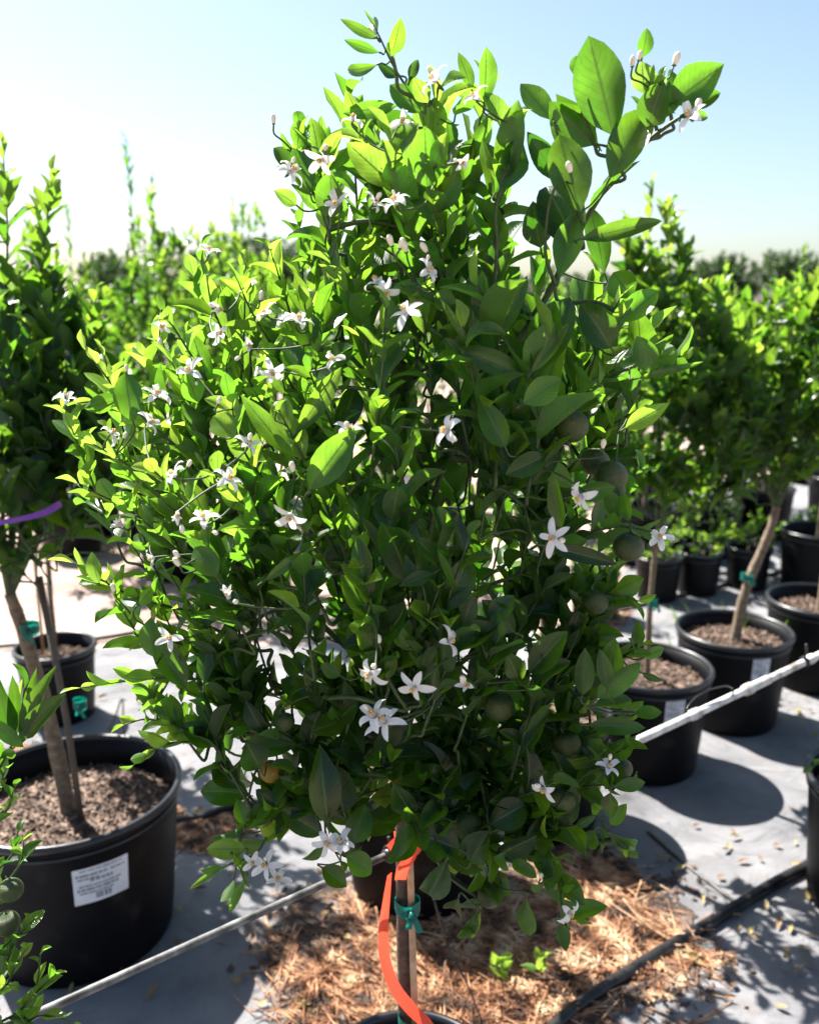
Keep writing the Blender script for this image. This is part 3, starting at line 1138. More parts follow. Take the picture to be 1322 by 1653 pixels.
# low sprig of that last tree
# ------------------------------------------------------------------ farther nursery rows
protos = [make_tree([(0, 0, 1.0, .38, .34), (.1, 0, 1.35, .3, .28), (-.15, 0, .85, .3, .25)], 120, .075, .55, 21, trunk_r=.016, nleaf=8, nu=4, age=(.2, .6),
                    leaders=[([(0, 0, 1.5), (0, 0, 1.7), (.02, 0, 1.85)], 12, .07, .6, .9)]),
          make_tree([(0, 0, 1.0, .4, .36), (-.1, 0, 1.3, .28, .3), (.2, 0, .9, .28, .25)], 125, .075, .55, 22, trunk_r=.016, nleaf=8, nu=4, age=(.25, .7)),
          make_tree([(0, 0, .95, .42, .3), (0, .1, 1.2, .3, .25)], 110, .08, .5, 23, trunk_r=.016, nleaf=8, nu=4, age=(.1, .6))]
fp = pot_proto(.2, .36)
FAR = [
    (-1.45, 5.3, 1.08, 0, 'pale green nursery tree with a tall leader left of the main crown'),
    (-2.25, 5.8, 1.08, 1, 'nursery tree behind the left edge tree, farther back'),
    (-1.0, 6.2, .82, 2, 'nursery tree seen just left of the upper crown'),
    (-.45, 6.8, .85, 1, 'nursery tree directly behind the upper left of the crown'),
    (-3.0, 6.9, 1.05, 1, 'nursery tree at the far left in the back rows'),
    (-1.75, 7.8, 1.0, 1, 'nursery tree in the third back row on the left'),
    (.3, 7.0, .85, 2, 'nursery tree hidden behind the middle of the crown'),
    (.95, 6.3, .85, 0, 'nursery tree behind the right side of the crown'),
    (1.65, 6.6, .85, 1, 'nursery tree behind the citrus with the leaning trunk'),
    (-.86, 4.95, .93, 1, 'nursery tree seen close behind the left side of the main crown'),
    (-.5, 5.6, .95, 0, 'nursery tree behind the main crown, left of its middle'),
    (-1.95, 6.9, 1.05, 2, 'nursery tree between the slender saplings and the crown'),
    (1.95, 5.75, .88, 1, 'tall nursery tree above the second row of small pots'),
    (-1.35, 7.3, 1.2, 1, 'larger nursery tree far back in the gap beside the left edge tree'),
    (-1.25, 6.7, 1.08, 0, 'nursery tree in the gap left of the upper crown'),
    (1.5, 5.6, .86, 2, 'nursery tree just beyond the pots of weeds, left one'),
    (2.35, 5.0, .84, 1, 'nursery tree just beyond the pots of weeds, right one'),
    (2.5, 6.2, .85, 2, 'nursery tree in the back row toward the right edge'),
    (3.2, 6.6, .85, 1, 'nursery tree in the back row at the right edge'),
    (2.2, 7.6, .9, 0, 'nursery tree in the last row near the right edge'),
    (1.2, 8.0, .9, 1, 'nursery tree in the last row, right of center'),
    (3.6, 8.2, .9, 0, 'nursery tree in the last row at the right edge'),
    (-2.6, 9.5, 1.1, 0, 'nursery tree in the last row at the left'),
    (-1.1, 9.2, 1.1, 2, 'nursery tree in the last row, left of center'),
    (.2, 9.8, 1.0, 1, 'nursery tree in the last row behind the crown'),
]
for i, (x, y, sc, k, lab) in enumerate(FAR):
    first = not protos[k].get('label')
    q = protos[k] if first else copy_tree(protos[k])
    put(q, (x, y, .3 * sc), lab, 'citrus tree', 'nursery trees in the back rows', rz=0 if i == 0 else i * 1.7, sc=sc)
    p = fp if i == 0 else copy_tree(fp)
    put(p, (x, y, .006), 'black pot under the ' + lab.replace('with a tall leader ', '').replace('in the ', 'of '), 'plant pot', 'black pots in the back rows')
# narrow tall leader sapling
t = make_tree([(0, 0, .75, .12, .2)], 16, .07, .5, 31, trunk_r=.009, leaders=[([(0, 0, .6), (0.01, 0, 1.3), (0, 0, 2.04)], 46, .11, .3, .35), ([(0.02, 0, .7), (0.06, 0, 1.1), (.07, 0, 1.5)], 24, .1, .3, .35)], aspect=.28, age=(.1, .4))
put(t, (-1.80, 6.1, .36), 'slender sapling rising highest above the back rows at the left', 'sapling', 'slender saplings', sc=1.12)
put(copy_tree(t), (-2.28, 6.3, .28), 'lower slender sapling beside the tallest one at the left', 'sapling', 'slender saplings', rz=2, sc=.98)
put(copy_tree(fp), (-2.28, 6.3, .006), 'black pot under the lower slender sapling', 'plant pot', 'black pots in the back rows')
put(copy_tree(fp), (-1.80, 6.1, .006), 'black pot under the slender tall sapling', 'plant pot', 'black pots in the back rows')

# ------------------------------------------------------------------ far tree line
def far_tree(seed, h, r):
    lobes = []
    q = np.random.default_rng(seed)
    for k in range(7):
        a = q.uniform(0, 6.28)
        rr = r * q.uniform(.1, .6)
        lobes.append((rr * math.cos(a), rr * math.sin(a), h * q.uniform(.35, .78), r * q.uniform(.35, .6), h * q.uniform(.14, .22)))
    return make_tree(lobes, 330, .34, h * .25, seed, trunk_r=.14, nleaf=9, name='broadleaf_tree', nu=3, age=(.1, .6), m='leaf_olive', aspect=.55)


ft = [far_tree(41, 4.0, 2.9), far_tree(42, 4.4, 3.2)]
for o in ft:
    for c in o.children:
        if c.name.startswith(('trunk', 'branches')):
            c.data.materials[0] = M['farbark']
FT = [(-10.5, 33, .86, 'far dull green tree at the left edge of the skyline'), (-7.2, 36, .92, 'far tree peeping beyond the tall sapling'), (-5.2, 33, .86, 'rounded far grey green tree beyond the back row left of the crown'),
      (-3.3, 35, .85, 'far tree touching the left side of the crown top'), (-.8, 38, 1.0, 'far tree hidden behind the main crown'), (2.5, 40, .8, 'far tree behind the right half of the crown'),
      (5.4, 38, .75, 'far tree beyond the pale green leader'), (8.6, 36, .72, 'low far tree right of the crown'), (12.6, 38, .88, 'highest far tree on the right skyline'),
      (16.2, 38, .82, 'far tree at the right edge of the skyline'), (19.5, 39, .85, 'outermost far tree past the right edge')]
for i, (x, y, sc, lab) in enumerate(FT):
    k = i % 2
    q = ft[k] if i < 2 else copy_tree(ft[k])
    put(q, (x, y, 0), lab, 'tree', 'trees of the far tree line', rz=i * 1.9, sc=sc)
# low undergrowth under the tree line
LV = Leaves()
for _ in range(5000):
    x = rng.uniform(-26, 30)
    z = abs(rng.normal(0, .55)) + .05
    LV.add((x, 31 + rng.normal(0, 1.5), z), rng.normal(0, 1, 3) + [0, 0, .5], rng.normal(0, 1, 3), .35, .2, rng.uniform(0, .6))
o = LV.build('undergrowth', M['leaf_olive'], None, 3, 2, petiole=0)
tag(o, 'low scrubby undergrowth along the foot of the far trees', 'undergrowth', kind='stuff')


# ------------------------------------------------------------------ the main tree
ROOT = np.array([0, 1.2, .32])
root = empty('citrus_tree', ROOT, 'large flowering citrus tree filling the frame, orange tape on its trunk', 'citrus tree')


def local(o):
    o.location = -Vector(ROOT)
    return o


TR = [P(662, 1700, 1.2), P(655, 1640, 1.2), P(652, 1480, 1.2), P(650, 1340, 1.2), P(646, 1250, 1.2), P(645, 1190, 1.2), P(648, 1120, 1.2)]
tl = smoothline(TR, 6)
mb = MB().tube(tl, [.0125 - .003 * i / len(tl) + .0006 * math.sin(i * 1.9) for i in range(len(tl))], 14)
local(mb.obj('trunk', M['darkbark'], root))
sk = Skeleton([tl[-1], tl[-4], tl[-8]], None)
LIMBS = [(540, 640, 1.25), (640, 540, 1.3), (760, 580, 1.2), (830, 680, 1.15), (880, 870, 1.25), (700, 820, 1.0), (520, 850, 1.05), (380, 880, 1.2), (370, 1060, 1.12), (520, 1120, 1.0),
         (860, 1080, 1.1), (880, 1190, 1.15), (740, 1230, 1.02), (650, 720, 1.42), (560, 1000, 1.4), (760, 1000, 1.4), (450, 1200, 1.15)]
for (px, py, Y) in LIMBS:
    e = P(px, py, Y)
    s0 = tl[-1] if py < 900 else tl[-8]
    mid = s0 + (e - s0) * .45 + rng.normal(0, .012, 3) + UPZ * .01
    ln_ = smoothline([s0, mid, e], 7)
    sk.mb.tube(ln_, list(np.linspace(.0062, .0028, len(ln_))), 8, False)
    sk.nodes += ln_

LV = Leaves()


def tr(pts, Y0, Y1, size, a0, a1, n, start=.12, aspect=.48, spread=(28, 56), r0=.0024, r1=.0009):
    if pts[-1][1] < 560:
        size *= 1.2
        n = max(4, int(n * .85))
    k = len(pts)
    w_ = [P(x, y, Y0 + (Y1 - Y0) * i / (k - 1)) for i, (x, y) in enumerate(pts)]
    sk.connect(w_[0], nrm(w_[1] - w_[0]), r0)
    line = sk.shoot(w_, r0, r1)
    leafy_shoot(LV, line, size, a0, a1, n, start, aspect, spread)
    return line


# long shoots that make the outline
tr([(740, 720), (830, 565), (890, 462), (935, 370), (1000, 270), (1060, 215), (1108, 182)], 1.15, 1.0, .055, .3, .6, 5, start=.05, r0=.0058, r1=.0018)
tr([(560, 640), (545, 480), (530, 370), (500, 300), (470, 240)], 1.2, 1.1, .05, .45, .75, 17, start=.1, r0=.0042, r1=.0012)
tr([(530, 370), (520, 290), (490, 215)], 1.12, 1.08, .045, .5, .8, 8)
tr([(700, 320), (690, 200), (640, 115), (606, 45)], 1.15, 1.1, .045, .3, .7, 4, start=.05, r0=.0022)
tr([(700, 430), (690, 300), (700, 200), (708, 140)], 1.15, 1.05, .055, .5, .8, 12)
tr([(740, 400), (760, 280), (775, 190), (780, 130)], 1.15, 1.1, .055, .45, .8, 11)
tr([(795, 480), (800, 380), (805, 300), (825, 200)], 1.12, 1.05, .06, .4, .7, 11)
tr([(650, 450), (625, 340), (600, 260), (580, 200)], 1.2, 1.1, .058, .45, .75, 13)
tr([(680, 500), (660, 380), (640, 300), (630, 230)], 1.1, 1.0, .06, .5, .75, 12)
tr([(720, 520), (715, 420), (705, 330), (700, 270)], 1.05, .98, .06, .5, .75, 11)
tr([(860, 760), (930, 650), (965, 560), (1000, 480)], 1.1, 1.0, .06, .4, .7, 11, r0=.003)
tr([(940, 640), (1000, 600), (1060, 580), (1100, 575)], 1.05, 1.0, .05, .4, .6, 8)
tr([(900, 780), (970, 700), (1030, 660)], 1.15, 1.05, .055, .4, .8, 10)
tr([(830, 930), (900, 890), (985, 850), (1060, 860)], 1.1, 1.05, .05, .3, .6, 9)
tr([(850, 980), (930, 960), (1000, 960), (1030, 970)], 1.12, 1.05, .045, .3, .7, 8)
tr([(860, 1080), (940, 1080), (1000, 1060), (1030, 1045)], 1.1, 1.0, .055, .3, .6, 10)
tr([(860, 1160), (930, 1190), (985, 1170), (1030, 1150)], 1.1, 1.0, .05, .2, .5, 9)
tr([(900, 1220), (950, 1290), (980, 1340), (1005, 1370)], 1.05, 1.0, .045, .3, .4, 7, spread=(45, 75))
tr([(840, 1310), (870, 1390), (895, 1450), (925, 1480)], 1.1, 1.02, .05, .25, .4, 8, spread=(45, 80))
tr([(780, 1280), (795, 1380), (785, 1440), (765, 1490)], 1.05, 1.0, .055, .15, .35, 8, spread=(40, 80))
tr([(710, 1240), (715, 1330), (720, 1400)], 1.05, 1.02, .06, .1, .3, 8, spread=(45, 85))
tr([(850, 1240), (920, 1270), (980, 1265), (1020, 1262)], 1.05, 1.0, .045, .3, .4, 7)
tr([(560, 1180), (535, 1270), (525, 1340), (550, 1390)], 1.05, 1.0, .06, .15, .4, 9, spread=(45, 80))
tr([(500, 1200), (450, 1290), (420, 1370), (360, 1400)], 1.1, 1.0, .05, .3, .5, 9, spread=(45, 80))
tr([(480, 1180), (420, 1230), (395, 1320), (378, 1420)], 1.1, 1.05, .05, .25, .5, 7, spread=(45, 80))
tr([(430, 1120), (340, 1190), (270, 1200), (215, 1235)], 1.1, 1.0, .042, .4, .8, 11)
tr([(400, 1140), (300, 1170), (240, 1160), (200, 1170)], 1.12, 1.05, .042, .5, .8, 9)
tr([(430, 1080), (340, 1095), (240, 1095), (130, 1110)], 1.1, 1.02, .045, .4, .9, 12, r0=.0026)
tr([(430, 1050), (330, 1050), (270, 1030), (220, 1000)], 1.1, 1.05, .05, .35, .8, 10)
tr([(400, 1000), (300, 985), (200, 955), (115, 905)], 1.12, 1.05, .045, .4, 1.0, 12, r0=.0028)
tr([(400, 960), (300, 900), (220, 830), (145, 790)], 1.15, 1.08, .05, .35, .8, 13, r0=.0028)
tr([(380, 900), (290, 830), (220, 760), (150, 715)], 1.15, 1.1, .048, .5, .9, 12, r0=.0026)
tr([(420, 860), (330, 760), (250, 690), (190, 630), (140, 565)], 1.2, 1.12, .048, .45, .95, 14, r0=.003)
tr([(430, 760), (350, 640), (295, 550), (262, 500)], 1.2, 1.12, .05, .45, .75, 13)
tr([(450, 700), (390, 590), (345, 500), (325, 420)], 1.2, 1.12, .05, .5, .8, 13)
tr([(480, 640), (440, 560), (405, 500), (385, 455)], 1.2, 1.12, .045, .55, .9, 11)
tr([(520, 640), (480, 540), (455, 460), (435, 400)], 1.22, 1.15, .05, .4, .8, 13)
tr([(360, 700), (250, 640), (180, 645), (125, 650)], 1.2, 1.15, .045, .5, .8, 11)
tr([(470, 900), (440, 800), (390, 720), (372, 640)], 1.08, .98, .055, .45, .8, 13)
tr([(520, 980), (470, 900), (400, 820), (350, 760)], 1.02, .95, .06, .4, .75, 13)
tr([(560, 900), (520, 800), (480, 720), (450, 660)], 1.02, .95, .06, .4, .75, 12)
tr([(600, 860), (560, 740), (520, 650), (500, 600)], 1.1, 1.0, .06, .3, .7, 12)
tr([(400, 950), (350, 870), (290, 800), (250, 760)], 1.05, .98, .052, .5, .85, 13)
tr([(640, 760), (600, 640), (580, 540), (560, 480)], 1.15, 1.08, .052, .3, .6, 12)
tr([(760, 740), (740, 640), (730, 540), (700, 470)], 1.08, 1.0, .062, .4, .7, 12)
tr([(800, 760), (810, 640), (800, 540), (770, 460)], 1.02, .96, .07, .45, .7, 11)
tr([(850, 800), (870, 700), (860, 620), (880, 540)], 1.0, .95, .07, .45, .65, 10)
tr([(640, 1120), (610, 1060), (600, 1020), (590, 980)], .98, .93, .05, .45, .75, 9)
tr([(680, 1130), (690, 1090), (670, 1040), (690, 1000)], .98, .94, .045, .55, .95, 8)

for pts_ in ([(935, 372), (918, 300), (905, 235), (893, 195)], [(1000, 272), (985, 240), (962, 232)], [(1062, 216), (1045, 160), (1036, 100)], [(895, 458), (880, 405), (886, 330), (900, 292)],
             [(1085, 200), (1080, 170), (1086, 162)], [(960, 235), (935, 170), (930, 128)], [(640, 120), (636, 100), (633, 90)], [(795, 480), (802, 400), (800, 345), (808, 300)], [(935, 372), (940, 350), (936, 343)]):
    w_ = [P(x, y, 1.03 - .03 * i / len(pts_)) for i, (x, y) in enumerate(pts_)]
    sk.connect(w_[0], nrm(w_[1] - w_[0]), .002)
    sk.shoot(w_, .0022, .0012)
for px_, py_ in ((1062, 160), (1045, 165)):
    w_ = [P(px_ - 8, py_ + 35, 1.0), P(px_, py_, .995), P(px_ + 4, py_ - 30, .99)]
    sk.connect(w_[0], nrm(w_[1] - w_[0]), .0016)
    leafy_shoot(LV, sk.shoot(w_, .0016), .03, .6, .9, 4)

# individual big leaves seen against the sky and on the front: base, tip, width (photo pixels), distance, age
HL = [
    (990, 215, 953, 62, 82, 1.00, .5), (985, 285, 1045, 172, 60, .99, .45), (936, 342, 903, 216, 68, .98, .55), (902, 448, 928, 345, 48, 1.0, .5),
    (928, 395, 880, 285, 72, 1.03, .15), (940, 385, 1072, 354, 30, 1.0, .5), (1085, 165, 1167, 106, 62, 1.0, .5), (1072, 190, 1088, 108, 38, 1.0, .3),
    (960, 232, 888, 165, 66, 1.03, .45), (890, 192, 841, 134, 38, 1.04, .5), (900, 290, 852, 214, 40, 1.05, .1), (872, 398, 856, 322, 52, 1.06, .08),
    (1036, 92, 1046, 50, 24, 1.0, .35), (1100, 190, 1152, 184, 17, 1.0, .4), (965, 235, 905, 148, 40, 1.04, .12), (930, 125, 930, 90, 22, 1.05, .35),
    (1040, 150, 1035, 100, 40, 1.0, .8), (1058, 150, 1060, 105, 26, 1.0, .85), (1045, 205, 1070, 130, 50, .99, .3),
    (975, 440, 955, 330, 40, 1.08, .3), (1000, 520, 1062, 468, 44, 1.0, .5), (985, 560, 945, 490, 60, 1.0, .2), (1020, 480, 990, 440, 50, 1.03, .4),
    (1030, 610, 1132, 584, 14, 1.0, .5), (1050, 600, 1030, 545, 44, 1.0, .4), (1010, 690, 1080, 650, 34, 1.03, .75),
    # top sprig
    (610, 62, 548, 31, 17, 1.1, .7), (608, 58, 597, 30, 27, 1.1, .7), (612, 84, 555, 64, 17, 1.1, .65), (608, 104, 548, 123, 20, 1.1, .7), (648, 122, 604, 104, 20, 1.1, .05),
    (633, 88, 648, 31, 27, 1.1, .7), (662, 128, 674, 95, 16, 1.1, .15), (640, 170, 556, 182, 28, 1.08, .7), (675, 205, 600, 190, 40, 1.1, .15), (682, 180, 627, 136, 34, 1.05, .7),
    (762, 145, 740, 85, 22, 1.08, .55), (782, 162, 786, 76, 33, 1.06, .6), (735, 185, 748, 140, 38, 1.05, .75), (690, 165, 670, 128, 30, 1.04, .8),
    (808, 300, 835, 165, 44, 1.05, .45), (800, 310, 850, 215, 50, 1.04, .35), (690, 300, 685, 205, 62, .99, .5), (700, 345, 735, 265, 50, 1.0, .45),
    (800, 330, 790, 360, 40, 1.1, .02), (800, 345, 845, 320, 12, 1.1, .02), (795, 395, 800, 470, 40, 1.08, .1),
    (535, 350, 538, 275, 50, 1.04, .5), (480, 240, 486, 190, 32, 1.08, .7), (480, 275, 442, 235, 30, 1.1, .25), (530, 275, 572, 222, 22, 1.08, .45), (520, 250, 530, 205, 18, 1.1, .3), (485, 205, 480, 178, 20, 1.1, .5),
    (478, 330, 446, 306, 26, 1.06, .9), (500, 310, 474, 240, 40, 1.06, .4),
    # front
    (470, 735, 393, 643, 36, .98, .55), (478, 700, 548, 595, 36, .98, .6), (500, 790, 565, 695, 62, .93, .45), (545, 700, 580, 620, 44, 1.05, .1), (520, 690, 490, 600, 44, 1.06, .15),
    (380, 705, 345, 673, 46, .98, .9), (360, 700, 376, 626, 36, 1.0, .95), (320, 650, 300, 600, 40, 1.08, .5), (215, 680, 200, 600, 48, 1.1, .5),
    (815, 720, 775, 645, 46, .97, .6), (845, 650, 905, 610, 46, .94, .8), (855, 605, 925, 478, 60, .95, .3), (858, 600, 920, 520, 22, .945, .65), (840, 600, 742, 560, 40, .96, .6),
    (765, 560, 760, 448, 54, 1.0, .25), (810, 540, 858, 440, 20, .98, .65), (760, 560, 710, 480, 14, .99, .8), (700, 480, 737, 492, 40, 1.0, .6), (675, 470, 670, 500, 22, 1.0, .8),
    (660, 940, 625, 820, 58, .96, .25), (682, 945, 665, 875, 44, .94, .55), (700, 920, 660, 805, 30, .98, .5), (560, 870, 565, 800, 36, .98, .3), (560, 900, 590, 850, 24, .99, .35),
    (700, 925, 645, 945, 26, .93, .5), (350, 930, 315, 880, 44, .97, .6), (400, 980, 300, 940, 44, .99, .2), (430, 935, 505, 882, 20, .95, .65),
    (250, 1060, 235, 1010, 40, 1.02, .5), (300, 1110, 240, 1020, 50, 1.04, .3), (330, 1100, 335, 1035, 30, 1.02, .4), (225, 975, 245, 952, 24, 1.03, .9), (160, 940, 145, 892, 26, 1.05, .95),
    (550, 1090, 512, 1072, 26, .95, .6), (605, 1055, 575, 1000, 40, .95, .65), (660, 1045, 630, 1010, 30, .95, .8), (650, 1040, 660, 1005, 20, .95, .8), (700, 1120, 745, 1070, 34, .94, .6), (690, 1080, 710, 1040, 34, .95, .6),
    (590, 1050, 600, 1085, 26, .95, .5), (625, 1095, 640, 1050, 22, .95, .8),
    (530, 1330, 515, 1215, 60, .97, .2), (555, 1310, 540, 1250, 60, 1.0, .15), (520, 1345, 460, 1310, 46, 1.0, .15), (570, 1360, 590, 1300, 50, 1.0, .35), (560, 1380, 602, 1410, 46, .98, .4),
    (420, 1240, 395, 1195, 56, 1.0, .15), (395, 1370, 335, 1370, 40, 1.02, .75), (395, 1330, 385, 1290, 30, 1.03, .5), (370, 1395, 298, 1435, 12, 1.02, .5), (395, 1420, 368, 1478, 17, 1.02, .5),
    (460, 1300, 430, 1240, 50, 1.05, .3), (520, 1400, 560, 1430, 40, 1.0, .2),
    (720, 1320, 640, 1290, 60, .98, .08), (740, 1370, 665, 1340, 56, .97, .1), (720, 1390, 690, 1460, 56, .98, .1), (760, 1390, 790, 1340, 60, .98, .15), (770, 1470, 745, 1535, 30, .98, .15),
    (740, 1450, 720, 1500, 44, .98, .12), (790, 1330, 850, 1300, 60, .99, .1), (850, 1350, 905, 1330, 46, 1.0, .15), (850, 1450, 855, 1507, 44, .99, .3), (905, 1440, 905, 1400, 28, 1.0, .4),
    (905, 1480, 980, 1465, 42, .98, .3), (905, 1490, 912, 1534, 28, .98, .3), (960, 1340, 950, 1365, 34, 1.0, .45), (985, 1345, 1030, 1385, 26, 1.0, .45), (985, 1330, 1010, 1300, 26, 1.0, .4),
    (990, 1270, 1045, 1262, 26, .98, .4), (985, 1280, 985, 1320, 32, .98, .35), (950, 1170, 1038, 1175, 32, .98, .2), (960, 1140, 1018, 1130, 36, .97, .45), (965, 1125, 1030, 1075, 40, .98, .5),
    (940, 1120, 945, 1050, 36, .99, .35), (990, 1095, 985, 1040, 46, 1.0, .45), (980, 1110, 970, 1050, 30, .97, .6), (855, 1085, 915, 1020, 50, .98, .35), (840, 1100, 815, 1050, 40, .97, .7),
    (1030, 1040, 1030, 995, 24, 1.03, .4), (1040, 1060, 1072, 1045, 20, 1.02, .6), (1035, 1085, 1068, 1100, 14, 1.02, .2), (925, 800, 990, 785, 34, .98, .35), (905, 850, 895, 760, 30, .97, .45),
    (880, 880, 1000, 910, 30, .97, .15), (870, 740, 915, 780, 36, 1.0, .3), (880, 735, 820, 765, 40, .98, .55), (1015, 840, 1000, 790, 26, 1.02, .4),
    (850, 780, 905, 740, 30, 1.0, .1), (790, 1000, 830, 960, 40, .95, .35), (830, 1020, 780, 970, 46, .96, .3),
]
for (bx, by, tx, ty, wp, Y, age) in HL:
    if by < 420:
        age *= .75
    b_ = P(bx, by, Y)
    e_ = P(tx, ty, Y - rng.uniform(-.025, .02))
    d_ = e_ - b_
    ln_ = np.linalg.norm(d_)
    view = nrm(np.array([0, 0, HCAM]) - b_)
    LV.add(b_, d_, view + rng.normal(0, .22, 3), ln_ * 1.03, wp / FPX * Y * .97, age, fold=rng.uniform(.12, .42), curl=rng.normal(.15, .25), twist=rng.normal(0, .2))
    # its petiole grows from a twig
    A = np.array(sk.nodes)
    j = int(np.argmin(np.linalg.norm(A - b_, axis=1) + np.maximum(0, A[:, 2] - b_[2]) * .7))
    q = A[j]
    if np.linalg.norm(q - b_) > .004:
        pe = b_ - nrm(d_) * min(.012, np.linalg.norm(q - b_) * .3)
        sk.mb.tube(smoothline([q, (q + pe) / 2 - UPZ * .003, pe, b_], 3), .0011, 5, False)

# fill of the crown: volumes (photo x, y, distance, radius m, shoots, size, age0, age1)
FILL = [  # low ages lower down also put the crown's shade into the leaf colour
    (560, 420, 1.25, .12, 14, .048, .35, .7), (690, 330, 1.2, .12, 16, .055, .4, .7), (770, 400, 1.2, .08, 6, .055, .2, .5), (640, 500, 1.25, .14, 22, .05, .35, .7),
    (430, 600, 1.28, .15, 24, .045, .45, .8), (320, 690, 1.25, .13, 20, .045, .45, .85), (540, 640, 1.2, .15, 22, .05, .3, .6), (780, 560, 1.2, .14, 20, .055, .25, .55),
    (880, 630, 1.2, .12, 14, .055, .25, .5), (880, 760, 1.2, .15, 22, .05, .15, .45), (430, 800, 1.2, .16, 24, .05, .35, .7),
    (250, 830, 1.2, .10, 14, .045, .4, .8), (340, 930, 1.15, .13, 20, .048, .35, .7), (520, 880, 1.2, .14, 16, .05, .2, .5), (760, 880, 1.2, .18, 26, .055, .12, .4),
    (920, 920, 1.15, .12, 18, .048, .15, .45), (500, 1030, 1.15, .17, 30, .05, .15, .4), (660, 1000, 1.2, .18, 30, .05, .1, .35), (820, 1050, 1.15, .16, 28, .052, .1, .35),
    (350, 1060, 1.12, .09, 14, .045, .3, .6), (300, 1150, 1.1, .06, 8, .04, .4, .7), (480, 1180, 1.1, .13, 20, .05, .1, .35), (640, 1180, 1.12, .16, 26, .052, .08, .3),
    (800, 1190, 1.1, .15, 26, .052, .08, .3), (940, 1110, 1.1, .08, 10, .048, .15, .45), (930, 1220, 1.08, .07, 8, .045, .15, .35), (780, 1310, 1.08, .10, 14, .052, .08, .25),
    (500, 1280, 1.05, .07, 7, .05, .1, .3), (650, 880, 1.0, .12, 10, .052, .2, .5), (700, 1000, .98, .10, 8, .05, .15, .4), (450, 960, 1.0, .1, 12, .05, .25, .6),
    (620, 600, 1.05, .1, 10, .05, .35, .7), (780, 680, 1.02, .1, 10, .055, .3, .6), (860, 1330, 1.06, .06, 6, .048, .1, .3), (680, 1260, 1.05, .07, 7, .052, .08, .25),
    (980, 640, 1.15, .08, 8, .05, .3, .6), (200, 740, 1.18, .07, 8, .042, .5, .9),
]
CC = np.array([0, 1.22, 1.15])
for (px, py, Y, r, n, sz, a0, a1) in FILL:
    c = P(px, py, Y)
    sz *= 1.2
    for _ in range(int(n * (.46 if Y > 1.14 else .58))):
        p = c + nrm(rng.normal(0, 1, 3)) * r * .92 * rng.uniform(.2, 1) ** .5
        out = nrm((p - CC) * [1, 1, .7])
        low = max(0, min(1, (1.15 - p[2]) / .3))
        d = nrm(out * (.4 + .6 * low) + UPZ * (1.0 - .85 * low) + rng.normal(0, .22, 3))
        ln_ = sz * rng.uniform(1.7, 3.2)
        b = p - d * ln_ * .6
        sk.connect(b, d, .0018, .0045)
        line = sk.shoot([b, b + d * ln_ * .5 + rng.normal(0, .004, 3), b + d * ln_ + UPZ * (.008 - .02 * low)], .0018)
        leafy_shoot(LV, line, sz, a0, a1, int(rng.integers(7, 12)), spread=(30, 62))

# flowers: photo x, y, distance, facing (x, up), size
FL = [(690, 437, 1.0, 0), (655, 505, .98, 1), (468, 278, 1.06, 0), (608, 457, 1.04, 2), (432, 508, 1.1, 2), (350, 537, 1.1, 0), (260, 525, 1.12, 3), (337, 408, 1.12, 2),
      (107, 645, 1.15, 2), (725, 695, .93, 0), (285, 768, .95, 2), (365, 776, .95, 2), (288, 828, .96, 3), (940, 800, .95, 0), (893, 868, .95, 1), (1065, 868, 1.04, 0),
      (600, 1085, .90, 0), (670, 1108, .90, 1), (757, 1105, .93, 3), (722, 1037, .93, 3), (606, 1158, .91, 2), (622, 1166, .905, 1), (525, 1360, .97, 0), (551, 1362, .975, 2),
      (430, 1398, 1.02, 1), (408, 1392, 1.03, 3), (880, 1272, .97, 3), (915, 1472, .96, 0), (1113, 188, .99, 3), (705, 132, 1.05, 2), (747, 262, 1.0, 3), (768, 160, 1.05, 2),
      (602, 330, 1.05, 2), (648, 195, 1.04, 3), (562, 698, .98, 2), (275, 1030, 1.0, 3), (370, 965, .96, 2), (240, 684, 1.08, 2), (252, 640, 1.1, 2), (440, 600, 1.05, 0), (982, 1240, 1.0, 2), (448, 1422, 1.03, 2), (360, 500, 1.12, 3), (620, 470, 1.03, 3), (520, 255, 1.05, 3), (570, 195, 1.06, 3), (640, 330, 1.0, 2), (545, 330, 1.05, 3), (405, 560, 1.08, 3), (480, 520, 1.05, 2), (310, 600, 1.08, 3),
      (180, 700, 1.12, 2), (400, 720, .98, 2), (250, 900, 1.02, 3), (200, 850, 1.08, 2), (470, 830, .96, 3), (330, 840, .98, 2), (540, 580, 1.02, 3)]
for i, (px, py, Y, k) in enumerate(FL):
    p = P(px, py, Y - .035)
    z = nrm([rng.normal(0, .6), -1.0 + rng.uniform(-.1, .7), rng.uniform(-.4, .9)] if k != 2 else [rng.normal(0, .6), -.4, 1.0])
    A = np.array(sk.nodes)
    q = A[int(np.argmin(np.linalg.norm(A - (p - z * .015), axis=1)))]
    sk.mb.tube(smoothline([q, (q + p) / 2 - z * .008, p - z * .006, p + z * .0008], 3), [.0012] * 9 + [.0016], 5, True)
    if k in (2, 3) and i % 3 == 0:
        k = 4 + (i // 3) % 2
    if i % 2 == 0:
        bz = nrm(z + rng.normal(0, .7, 3) + UPZ * .4)
        bpz = p - z * .006 + bz * .014
        sk.mb.tube([p - z * .008, (p + bpz) / 2 - z * .002, bpz], .0010, 5, True)
        orient(copy_tree(BUD, root), bpz - ROOT, bz, 0, rng.uniform(.4, .75))
    f = copy_tree(FLO[k], root)
    orient(f, p - ROOT, z, rng.uniform(0, 6.28), rng.uniform(.64, .84) * (1.15 if 550 < px < 720 and py > 1000 else 1.0))
